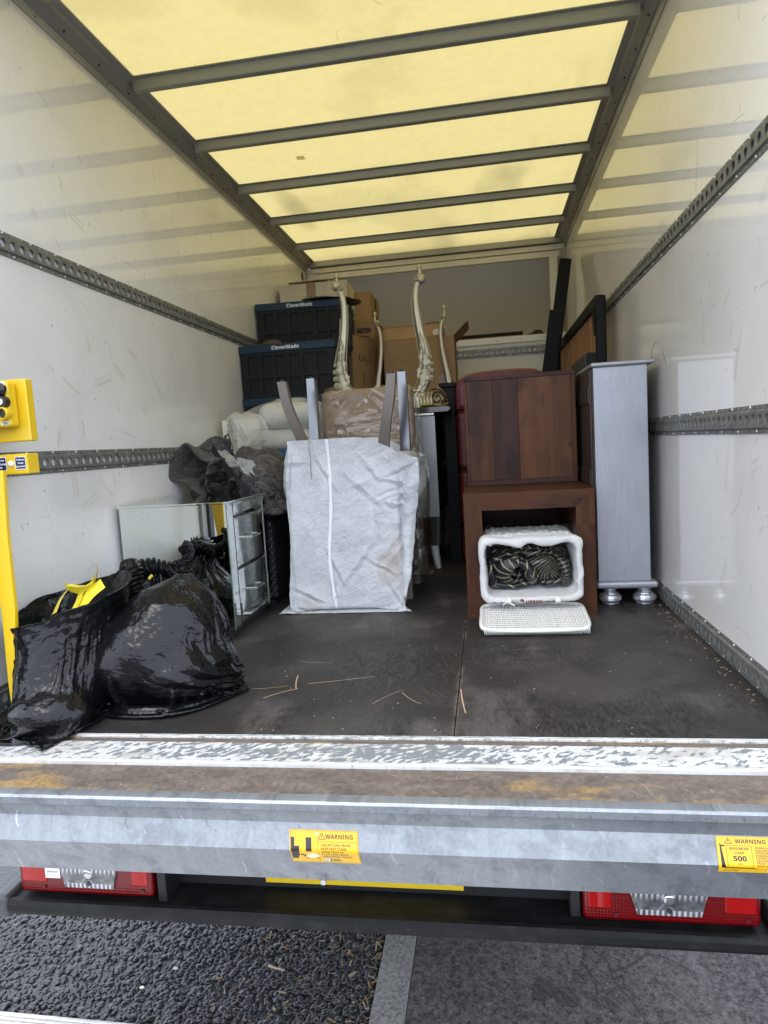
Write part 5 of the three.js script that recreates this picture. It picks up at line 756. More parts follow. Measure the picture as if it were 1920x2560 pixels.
// ---------------------------------------------------------------- left side: crates and boxes at the back
{
  const cr = mat([0.006, 0.006, 0.007], 0.6, { specularIntensity: 0.5 }), blue = mat([0.006, 0.024, 0.046], 0.5, { specularIntensity: 0.6 }), navy = mat([0.007, 0.016, 0.03], 0.5), white = mat([0.7, 0.72, 0.72], 0.5);
  const W = 0.565, H = 0.3, D = 0.42;
  function crate(label, pos, turn) {
    const o = thing('folding_crate', label, 'crate', 'blue lidded folding crates stacked by the left wall', pos, turn);
    part(o, 'body', bx(0.012, W - 0.012, 0, H - 0.045, -D + 0.01, -0.012, 0.004), cr);
    // front lattice with twelve arched panels
    const holes = [], pad = 0.036, n = 6, pw = (W - 2 * pad) / n;
    for (let i = 0; i < n; i++) for (const [y0, y1, arch] of [[0.02, 0.108, false], [0.128, 0.235, true]]) { const a = pad + i * pw + 0.011, b = pad + (i + 1) * pw - 0.011, r = 0.018, h = new THREE.Path(); h.moveTo(a, y0); h.lineTo(b, y0); if (arch) { h.lineTo(b, y1 - r); h.quadraticCurveTo(b, y1, b - r, y1); h.lineTo(a + r, y1); h.quadraticCurveTo(a, y1, a, y1 - r); } else h.lineTo(b, y1), h.lineTo(a, y1); h.lineTo(a, y0); holes.push(h); }
    part(o, 'front_frame', extr([[0.004, 0], [W - 0.004, 0], [W - 0.004, H - 0.046], [0.004, H - 0.046]], 0.009, 0.001, holes).translate(0, 0, -0.0115), cr);
    for (const s of [0, 1]) { const x = s ? W - 0.0115 : 0.0115, p = part(o, 'end_panel', bx(x - 0.011, x + 0.011, 0.002, H - 0.047, -D + 0.012, -0.014, 0.004), navy); for (let i = 0; i < 5; i++) part(p, 'rib', bx(s ? W : -0.006, s ? W + 0.006 : 0, 0.01, i === 2 ? 0.14 : H - 0.07, -0.06 - i * 0.075, -0.045 - i * 0.075, 0.002), navy); part(p, 'handle_hole', new THREE.CapsuleGeometry(0.018, 0.07, 6, 14).rotateX(Math.PI / 2).scale(0.2, 1, 1).translate(s ? W : 0, 0.195, -D / 2), blackPl); }
    part(o, 'lid', bx(-0.004, W + 0.004, H - 0.046, H, -D - 0.004, 0.004, 0.005, 3), blue);
    part(o, 'printed_name', letters('CleverMade', 0.0205, 0.0012, W * 0.5 - 0.005, H - 0.033, 0.0042), white);
    return o;
  }
  crate('upper of the blue lidded black crates, dark cloth on its lid', [-1.018, 1.301, -2.6], 0.075);
  crate('middle blue lidded black crate, in front of and below the topmost one', [-1.026, 1.0, -2.27], 0);
  crate('lowest blue lidded crate, mostly hidden behind the white rolls', [-1.026, 0.698, -2.27], 0);
  const base = thing('dark_chest', 'dark chest under the stacked blue crates', 'chest', null, [-1.02, 0, -2.28]); part(base, 'body', bx(0, 0.56, 0, 0.65, -0.9, -0.01, 0.006), blackPl); part(base, 'lid', bx(-0.005, 0.565, 0.651, 0.697, -0.9, 0, 0.006), cr);
  // cloths on the lids
  const heap = (name, label, c, r, m, seedR, cat = 'cloth') => tag(part(scene, name, film(56, 24, (u, v) => { const a = u * 6.2832, t = v * 1.5, k = 1 + 0.3 * (vn(u * 8, v * 5, seedR, 8) - 0.5); return [c[0] + r[0] * Math.cos(a) * Math.cos(t) * k, c[1] + r[1] * Math.sin(t) * k + 0.002, c[2] + r[2] * Math.sin(a) * Math.cos(t) * k]; }, { slack: 1.35, suck: 8, g: -2, steps: 60, bend: 0.06, colliders: [{ e: c, r: r.map((q) => q * 0.8) }, { axis: 1, at: c[1] + 0.002, s: 1 }] }), m), label, cat);
  heap('dark_plastic_sheet', 'crumpled dark plastic sheet on the topmost blue crate', [-0.62, 1.601, -2.78], [0.15, 0.07, 0.12], mat([0.06, 0.062, 0.045], 0.3), 4, 'sheet');
  heap('brown_cloth', 'dark brown cloth heaped on the middle blue crate', [-0.87, 1.3005, -2.42], [0.09, 0.06, 0.08], mat([0.06, 0.035, 0.022], 0.7), 9);

  const kraft = (sd, base = [0.34, 0.215, 0.105]) => tex(512, 512, (u, v) => { const a = fbm(u * 6, v * 6, sd, 4), b = fbm(u * 160, v * 30, sd + 3, 2), k = 0.88 + 0.25 * (a - 0.5) + 0.14 * (b - 0.5); return base.map((q) => q * k); }, { size: [0.6, 0.6], draw: (x, w, h) => scratch(x, 16, w, h, { ang: 0, spread: 0.2, len: [40, 200], lw: [1, 2], c: 'rgba(60,40,20,0.14)' }) });
  const km = mat('#fff', 0.8, { map: kraft(3) }), km2 = mat('#fff', 0.8, { map: kraft(8, [0.3, 0.185, 0.09]) }), wm = mat('#fff', 0.75, { map: kraft(13, [0.6, 0.55, 0.43]) }), tape = mat([0.24, 0.15, 0.06], 0.25, { clearcoat: 0.5 }), pen = mat([0.02, 0.018, 0.016], 0.7);
  const scrawl = (parent, pts, w = 0.0025, m = pen) => part(parent, 'pen_mark', pts.map((p) => tube(p, w, 20, 5)), m);
  {
    const o = thing('white_carton', 'whitish carton with brown tape on top of the crates', 'box', null, [-1.0, 1.2, -3.08], 0.05);
    part(o, 'body', bx(0, 0.475, 0, 0.62, -0.5, 0, 0.003), wm); part(o, 'tape', [bx(0.19, 0.255, 0.52, 0.6205, -0.001, 0.0012, 0.0004), bx(0.19, 0.255, 0.6195, 0.622, -0.5, 0.001, 0.0004)], tape); part(o, 'brown_flap', bx(0.08, 0.35, 0.6215, 0.629, -0.2, 0.01, 0.002).rotateZ(0.02), km);
    part(o, 'torn_edge', bx(0.4755, 0.4775, 0.02, 0.6, -0.03, -0.002, 0.0005), km);
  }
  {
    const o = thing('moving_box', 'brown carton marked with pen standing on the box with the handle hole', 'box', null, [-0.86, 1.592, -3.4]);
    part(o, 'body', bx(0, 0.44, 0, 0.205, -0.4, 0, 0.003), km); scrawl(o, [0, 1, 2, 3, 4, 5].map((i) => [[0.442, 0.04 + 0.025 * i, -0.16 - 0.01 * (i % 2)], [0.442, 0.055 + 0.025 * i, -0.2], [0.442, 0.042 + 0.025 * i, -0.24], [0.442, 0.06 + 0.025 * i, -0.22]]));
  }
  {
    const o = thing('moving_box', 'brown carton with an oval handle hole below the pen marked box', 'box', null, [-0.86, 1.0, -3.3]);
    part(o, 'body', bx(0, 0.475, 0, 0.59, -0.5, 0, 0.003), km2); const h = new THREE.CapsuleGeometry(0.018, 0.07, 6, 16).rotateZ(Math.PI / 2).scale(1, 1, 0.1).translate(0.395, 0.505, 0.0005); part(o, 'handle_hole', h, blackPl); part(o, 'red_item', bx(0.385, 0.41, 0.492, 0.503, 0.0005, 0.003, 0.001), mat([0.4, 0.02, 0.02], 0.5));
  }
  {
    const o = thing('moving_box', 'brown carton with scribbled writing beside the crate stack', 'box', null, [-0.475, 0.75, -2.86], -0.42);
    part(o, 'body', bx(-0.34, 0.0, 0, 0.66, -0.26, 0, 0.003), km); scrawl(o, [[[0.002, 0.54, -0.08], [0.002, 0.5, -0.085], [0.002, 0.5, -0.11], [0.002, 0.54, -0.115]], [[0.002, 0.53, -0.16], [0.002, 0.51, -0.14], [0.002, 0.5, -0.17]], [[0.002, 0.56, -0.2], [0.002, 0.5, -0.195], [0.002, 0.495, -0.22]], [[0.002, 0.42, -0.12], [0.002, 0.34, -0.118]]]); part(o, 'flap', bx(-0.34, -0.002, 0.661, 0.665, -0.25, -0.002, 0.001).rotateX(0.03), km2);
  }
  {
    const o = thing('wardrobe_carton', 'large brown carton with raised flaps behind the upturned table', 'box', null, [-0.285, 0, -2.97]);
    part(o, 'wall', bx(0, 0.47, 0, 1.37, -0.008, 0, 0.002), km2); part(o, 'wall', bx(0, 0.47, 0, 1.37, -0.4, -0.392, 0.002), km2); part(o, 'wall', bx(0, 0.008, 0, 1.37, -0.392, -0.008, 0.002), km2); part(o, 'wall', bx(0.462, 0.47, 0, 1.37, -0.392, -0.008, 0.002), km2);
    part(o, 'flap', bx(0.003, 0.39, 0, 0.085, -0.003, 0.003, 0.001).rotateX(-0.35).translate(0, 1.371, -0.003), km); const f = part(o, 'flap', bx(0, 0.13, -0.003, 0.003, -0.38, -0.01, 0.001).rotateZ(0.75).translate(0.468, 1.374, 0), km);
    part(o, 'flap', bx(-0.13, 0, -0.003, 0.003, -0.38, -0.01, 0.001).rotateZ(-1.1).translate(0.002, 1.374, 0), km2);
    part(o, 'tape', bx(0.36, 0.42, 0.98, 1.12, -0.0005, 0.0015, 0.0005), mat([0.14, 0.085, 0.035], 0.3, { clearcoat: 0.5 })); part(o, 'torn_paper', new THREE.CircleGeometry(0.028, 9).scale(1, 0.75, 1).translate(0.36, 1.4, 0.002), mat([0.6, 0.55, 0.48], 0.8));
  }
  {
    const o = thing('taped_box', 'brown carton taped along its top, behind the large open carton', 'box', null, [-0.34, 0, -3.48]); part(o, 'body', bx(0, 0.42, 0, 1.545, -0.4, 0, 0.003), km); part(o, 'tape', [bx(0.22, 0.28, 1.49, 1.5465, -0.001, 0.0015, 0.0005), bx(0.22, 0.28, 1.5445, 1.548, -0.4, 0.0012, 0.0005)], tape); part(o, 'dark_strap', bx(0.3, 0.4, 1.5455, 1.556, -0.05, -0.02, 0.003), blackPl);
  }
}
// ---------------------------------------------------------------- rolls, bubble wrap, blanket, straps
const bubbleB = tex(512, 512, (u, v) => { const n = 14, X = u * n, Y = v * n * 1.0, r = Math.floor(Y), fx = (X + (r % 2) * 0.5) % 1 - 0.5, fy = Y - r - 0.5; return 1 - sst(0.2, 0.46, Math.hypot(fx, fy)); }, { srgb: false, size: [0.16, 0.16] });
const bubbleM = mat([0.8, 0.8, 0.75], 0.4, { transmission: 0.62, thickness: 0, bumpMap: bubbleB, bumpScale: 0.003 });
const rollM = mat([0.7, 0.69, 0.64], 0.6, { bumpMap: bubbleB, bumpScale: 0.003, transmission: 0.15, thickness: 0 });
{
  const o = thing('bubble_roll', 'thick white bubble wrap folded in two rolls behind the grey chair leg', 'bubble wrap', null, [-0.67, 0, -1.98]);
  const roll = (y, r, x0, x1, z, sd) => grid(64, 40, (u, v) => { const a = u * 6.2832, t = mix(-1, 1, v), e = Math.pow(Math.max(0, 1 - Math.pow(Math.abs(t), 7)), 0.5), k = r * e * (1 + 0.12 * (fbm(u * 5, v * 4, sd, 3, 5) - 0.5) + 0.05 * Math.sin(a * 3 + v * 5)); return [mix(x0, x1, v), y + k * Math.cos(a), z + k * 1.2 * Math.sin(a)]; }, true);
  part(o, 'roll', uvScaleGeo(roll(0.868, 0.075, -0.16, 0.16, 0, 3), 0.4, 0.5), rollM); part(o, 'roll', uvScaleGeo(roll(0.742, 0.062, -0.17, 0.15, 0.02, 7), 0.4, 0.5), rollM);
  part(o, 'loose_sheet', grid(40, 30, (u, v) => [mix(-0.28, 0.19, u), mix(0.7, 0.965, v) - 0.05 * Math.pow(u - 0.55, 2) * 4 + 0.012 * fbm(u * 7, v * 6, 4, 3), -0.1 + 0.05 * Math.sin(v * 3) + 0.02 * (fbm(u * 9, v * 9, 8, 3) - 0.5)]), bubbleM);
}
function uvScaleGeo(g, a, b) { const uv = g.attributes.uv; for (let i = 0; i < uv.count; i++) uv.setXY(i, uv.getX(i) * a, uv.getY(i) * b); return g; }
{
  const o = thing('blue_crate', 'blue and black plastic crate under the white rolls', 'crate', null, [-0.86, 0, -1.92]);
  const bl = mat([0.01, 0.12, 0.3], 0.4); part(o, 'rim', bx(0, 0.26, 0.62, 0.7, -0.3, 0, 0.006), bl); part(o, 'body', bx(0.006, 0.254, 0, 0.619, -0.29, -0.012, 0.004), blackPl); for (let i = 0; i < 17; i++) part(o, 'rib', bx(0.008 + i * 0.0148, 0.0145 + i * 0.0148, 0.46, 0.618, -0.0119, -0.003, 0.001), blackPl);
}
{ // panel with a printed vine
  const t = tex(256, 512, null, { draw: (x, w, h) => { x.fillStyle = '#d9d5c8'; x.fillRect(0, 0, w, h); x.strokeStyle = '#1c1a18'; x.fillStyle = '#1c1a18'; x.lineWidth = 5; x.beginPath(); x.moveTo(40, h); x.bezierCurveTo(20, h * 0.7, 90, h * 0.5, 50, h * 0.3); x.bezierCurveTo(30, h * 0.15, 90, h * 0.1, 80, 20); x.stroke(); for (let i = 0; i < 22; i++) { const Y = h * (i + 0.5) / 22, X = 45 + 22 * Math.sin(i * 1.3); x.save(); x.translate(X, Y); x.rotate(i * 2.1); x.beginPath(); x.ellipse(20, 0, 19, 9, 0, 0, 7); x.fill(); x.restore(); } x.lineWidth = 4; x.beginPath(); x.arc(85, 24, 15, 0, 5); x.stroke(); } });
  const o = thing('printed_canvas', 'white canvas printed with a dark vine against the left wall', 'canvas', null, [-0.9, 0, -1.86]); part(o, 'frame', bx(-0.1, 0.1, 0.5, 0.864, -0.02, 0, 0.002), mat([0.5, 0.48, 0.43], 0.7)); part(o, 'print', grid(1, 1, (u, v) => [mix(-0.0995, 0.0995, u), mix(0.501, 0.863, v), 0.0012]), mat('#fff', 0.7, { map: t }));
  part(o, 'prop', bx(-0.1, 0.05, 0.45, 0.5, -0.02, 0, 0.001), blackPl);
}
{ // dark quilted ottoman that carries the blanket heap
  const q = tex(256, 256, (u, v) => { const n = 6, X = u * n, Y = v * n, a = Math.abs(((X + Y) % 1 + 1) % 1 - 0.5), b = Math.abs(((X - Y) % 1 + 1) % 1 - 0.5); return Math.min(1, Math.min(0.5 - a, 0.5 - b) * 5); }, { srgb: false, size: [0.2, 0.2] });
  const o = thing('quilted_ottoman', 'black quilted ottoman between the mirrored chest and the bagged chair', 'ottoman', null, [-0.79, 0, -1.6]); const m = mat([0.016, 0.017, 0.02], 0.42, { bumpMap: q, bumpScale: 0.005 });
  part(o, 'body', bx(-0.2, 0.195, 0.02, 0.39, -0.24, 0.26, 0.02, 3), m); part(o, 'top', bx(-0.205, 0.2, 0.391, 0.455, -0.245, 0.265, 0.025, 3), m); part(o, 'plinth', bx(-0.18, 0.175, 0, 0.0195, -0.22, 0.24, 0.002), blackPl);
}
const felt = mat('#fff', 0.95, { map: tex(512, 512, (u, v) => { const a = fbm(u * 70, v * 70, 3, 3, 70), b = fbm(u * 24, v * 24, 7, 3, 24), k = 0.03 + 0.14 * Math.max(0, a - 0.32) + 0.06 * (b - 0.5), t = fbm(u * 40, v * 40, 11, 2, 40); return [k * (1.06 + 0.15 * (t - 0.5)), k * 0.95, k * (0.93 - 0.15 * (t - 0.5))]; }, { size: [0.3, 0.3] }), bumpMap: tex(512, 512, (u, v) => fbm(u * 110, v * 110, 5, 3, 110), { srgb: false, size: [0.3, 0.3] }), bumpScale: 0.003, sheen: 0.4, sheenColor: new THREE.Color(0.4, 0.38, 0.36) });
{
  const o = thing('moving_blanket', 'grey felt removal blanket heaped behind the mirrored chest', 'blanket');
  const heap = sheet(90, 70, (u, v) => [mix(-1.0, -0.57, u), 0.76 + 0.07 * Math.sin(u * 19 + v * 3) + 0.05 * Math.sin(v * 13 + u * 5), mix(-1.29, -1.85, v)], { slack: 1.25, g: -6, steps: 150, iters: 10, bend: 0.3, fric: 0.5, jitter: 0.01, colliders: [{ b: [-1.0, 0, -1.85, -0.585, 0.46, -1.33], rad: 0.02 }, { e: [-0.88, 0.5, -1.5], r: [0.14, 0.12, 0.14] }, { e: [-0.66, 0.52, -1.5], r: [0.11, 0.15, 0.16] }, { e: [-0.72, 0.54, -1.72], r: [0.12, 0.16, 0.1] }, { axis: 0, at: -1.022, s: 1 }, { axis: 1, at: 0.42, s: 1 }] }, [0.55, 0.6]);
  part(o, 'heap', thicken(heap, 0.007), felt);
  // the open fold that flops towards the left wall
  const fold = (cx, cy, cz, R, a0, a1, len, tilt, sd) => thicken(grid(60, 26, (u, v) => { const a = mix(a0, a1, u), r = R * (0.1 + 0.9 * sst(0, 0.3, v)) * (1 + 0.35 * v) * (1 + 0.2 * Math.sin(a * 2 + sd) + 0.12 * (vn(u * 6, v * 3, sd) - 0.5)); return [cx + r * Math.cos(a) - tilt * v, cy + r * 0.92 * Math.sin(a) + 0.03 * v * Math.sin(a * 3 + sd), cz + len * v + 0.02 * Math.sin(a * 4 + sd)]; }), 0.009);
  part(o, 'open_fold', uvScaleGeo(fold(-0.895, 0.625, -1.46, 0.078, 0.5, 5.6, 0.17, 0.015, 2), 0.5, 0.25), felt);
  part(o, 'open_fold', uvScaleGeo(fold(-0.8, 0.615, -1.44, 0.055, 1.9, 6.6, 0.13, 0.0, 5), 0.4, 0.2), felt);
  const flap = grid(20, 20, (u, v) => [mix(-0.95, -0.83, u) + 0.03 * v, mix(0.69, 0.785, v) - 0.05 * (1 - u) * v + 0.02 * Math.sin(u * 5), -1.42 - 0.05 * u + 0.03 * Math.sin(u * 4 + v * 3)]);
  part(o, 'raised_corner', uvScaleGeo(thicken(flap, 0.008), 0.15, 0.12), felt);
  const side = grid(40, 24, (u, v) => { const x = mix(-0.82, -0.58, u), t = v; return [x, mix(0.715 - 0.3 * Math.pow(Math.max(0, u - 0.35), 1.5), 0.5, t) + 0.012 * Math.sin(u * 14 + t * 5), mix(-1.62, -1.34, Math.pow(t, 0.7)) + 0.02 * Math.sin(u * 11 - t * 4)]; });
  part(o, 'draped_fold', uvScaleGeo(thicken(side, 0.008), 0.3, 0.3), felt);
}
{ // loose bubble wrap on top of the blanket
  const mk = (out, z, sd, amp, ny = 50, nx = 44) => grid(nx, ny, (u, v) => { // out: rows of [y, xl, xr], top to bottom
    const k = v * (out.length - 1), i = Math.min(out.length - 2, Math.floor(k)), f = k - i, y = mix(out[i][0], out[i + 1][0], f), xl = mix(out[i][1], out[i + 1][1], f), xr = mix(out[i][2], out[i + 1][2], f), b = Math.sin(u * Math.PI);
    return [mix(xl, xr, u), y + 0.012 * (vn(u * 5, v * 4, sd) - 0.5), z + amp * b * Math.sin(v * 2.6 + 0.4) + 0.05 * (ridge(u * 2.2, v * 2.0, sd, 3) - 0.5) + 0.012 * (vn(u * 12, v * 10, sd + 2) - 0.5)]; });
  tag(part(scene, 'bubble_wrap', uvScaleGeo(mk([[0.885, -0.865, -0.775], [0.87, -0.9, -0.72], [0.8, -0.9, -0.69], [0.745, -0.885, -0.7], [0.71, -0.87, -0.735], [0.655, -0.86, -0.755], [0.625, -0.85, -0.775]], -1.68, 3, 0.1), 0.22, 0.28), bubbleM), 'large billowing piece of bubble wrap above the grey blanket', 'bubble wrap');
  tag(part(scene, 'bubble_wrap', uvScaleGeo(mk([[0.705, -0.875, -0.83], [0.67, -0.905, -0.79], [0.64, -0.905, -0.77], [0.61, -0.88, -0.775], [0.598, -0.84, -0.8]], -1.475, 6, 0.04, 30, 26), 0.13, 0.12), bubbleM), 'small crinkled piece of bubble wrap left of the black strap', 'bubble wrap');
  tag(part(scene, 'bubble_wrap', uvScaleGeo(mk([[0.665, -0.745, -0.7], [0.645, -0.755, -0.67], [0.6, -0.735, -0.65], [0.56, -0.66, -0.645]], -1.38, 9, 0.02, 24, 20), 0.13, 0.12), bubbleM), 'flat piece of bubble wrap lying on the blanket right of the strap', 'bubble wrap');
}
{ // webbing straps
  const wm = mat([0.013, 0.013, 0.014], 0.6, { bumpMap: tex(128, 128, (u, v) => Math.abs(Math.sin(u * 60)) * Math.abs(Math.sin(v * 60)), { srgb: false, size: [0.1, 0.1] }), bumpScale: 0.001 });
  const o = thing('ratchet_strap', 'black webbing strap tangled over the blanket and bubble wrap', 'strap');
  part(o, 'webbing', ribbon([[-0.93, 0.69, -1.48], [-0.905, 0.715, -1.45], [-0.87, 0.715, -1.41], [-0.84, 0.68, -1.38], [-0.77, 0.605, -1.34], [-0.7, 0.54, -1.3], [-0.65, 0.5, -1.29]], 0.034, (t) => [0.55, 0.8, 0.25]), wm);
  const coil = []; for (let i = 0; i < 9; i++) { const cx = rr(-0.85, -0.76), cy = rr(0.525, 0.565), cz = rr(-1.35, -1.27), r = rr(0.03, 0.06), a0 = rr(0, 6), tl = rr(-0.5, 0.5); coil.push(ribbon(Array.from({ length: 9 }, (_, k) => { const a = a0 + k * 0.62; return [cx + r * Math.cos(a), cy + r * 0.62 * Math.sin(a) + 0.01 * Math.sin(k), cz + 0.03 * Math.sin(a * 1.5 + tl)]; }), 0.03, (t) => [0.2 * Math.sin(6 * t), 0.55 + 0.3 * Math.sin(5 * t + tl), 0.8], 30)); }
  part(o, 'coil', coil, wm);
  part(o, 'hook', [tube([[-0.655, 0.545, -1.3], [-0.645, 0.56, -1.295], [-0.632, 0.55, -1.295], [-0.636, 0.535, -1.3]], 0.003, 16, 6), bx(-0.67, -0.62, 0.49, 0.535, -1.31, -1.29, 0.006)], mat([0.05, 0.05, 0.052], 0.35, { metalness: 0.5 }));
}
// ---------------------------------------------------------------- mirrored chest of drawers
{
  const o = thing('mirrored_chest', 'mirror faced bedside chest with three drawers by the left wall', 'chest', null, [-0.795, 0, -1.03]);
  const mir = mat([0.78, 0.82, 0.79], 0.025, { metalness: 1 }), edgeG = mat([0.1, 0.2, 0.15], 0.2, { clearcoat: 0.5 });
  const x0 = -0.215, x1 = 0.2, z0 = -0.22, z1 = 0.215;
  part(o, 'carcass', bx(x0, x1, 0.036, 0.505, z0, z1, 0.001), blackPl); part(o, 'plinth', bx(x0 + 0.02, x1 - 0.02, 0, 0.0355, z0 + 0.02, z1 - 0.02, 0.001), blackPl);
  part(o, 'side_mirror', bx(x0, x1 + 0.006, 0.036, 0.508, z1 + 0.0005, z1 + 0.006, 0.0008), mir); part(o, 'glass_edge', bx(x1 + 0.0062, x1 + 0.0085, 0.036, 0.51, z1 + 0.002, z1 + 0.0065, 0.0005), edgeG);
  part(o, 'top_mirror', bx(x0 - 0.004, x1 + 0.012, 0.5085, 0.5155, z0, z1 + 0.01, 0.0012), mir);
  const fr = (y0, y1, za, zb, b = 0.012) => { // mirror panel with a wide bevel, facing +x
    const P = [[za, y0], [zb, y0], [zb, y1], [za, y1]], Q = [[za + b, y0 + b], [zb - b, y0 + b], [zb - b, y1 - b], [za + b, y1 - b]], pos = [], X = x1 + 0.0065, Y = x1 + 0.0095; const tri = (...a) => a.forEach((p) => pos.push(...p)); const O = (p) => [X, p[1], p[0]], I = (p) => [Y, p[1], p[0]];
    for (let i = 0; i < 4; i++) { const j = (i + 1) % 4; tri(O(P[j]), O(P[i]), I(Q[i]), O(P[j]), I(Q[i]), I(Q[j])); } tri(I(Q[0]), I(Q[3]), I(Q[2]), I(Q[0]), I(Q[2]), I(Q[1]));
    const g = new THREE.BufferGeometry(); g.setAttribute('position', new THREE.Float32BufferAttribute(pos, 3)); g.computeVertexNormals(); return [g, bx(x1 + 0.0005, x1 + 0.0064, y0, y1, za, zb, 0)]; };
  const stile = (a, b) => part(o, 'front_stile', fr(0.038, 0.507, a, b, 0.01), mir); stile(0.155, 0.214); stile(-0.219, -0.165);
  for (const [a, b, h] of [[0.456, 0.506, 0], [0.255, 0.449, 1], [0.046, 0.248, 1]]) { const d = part(o, 'drawer', fr(a, b, -0.16, 0.15, 0.009), mir); if (h) { const hy = (a + b) / 2 + 0.005; part(d, 'handle', [bx(x1 + 0.024, x1 + 0.036, hy, hy + 0.009, -0.055, 0.055, 0.001), bx(x1 + 0.0096, x1 + 0.0239, hy, hy + 0.009, 0.045, 0.055, 0.001), bx(x1 + 0.0096, x1 + 0.0239, hy, hy + 0.009, -0.055, -0.045, 0.001)], mat([0.7, 0.7, 0.72], 0.1, { metalness: 1 })); } }
}
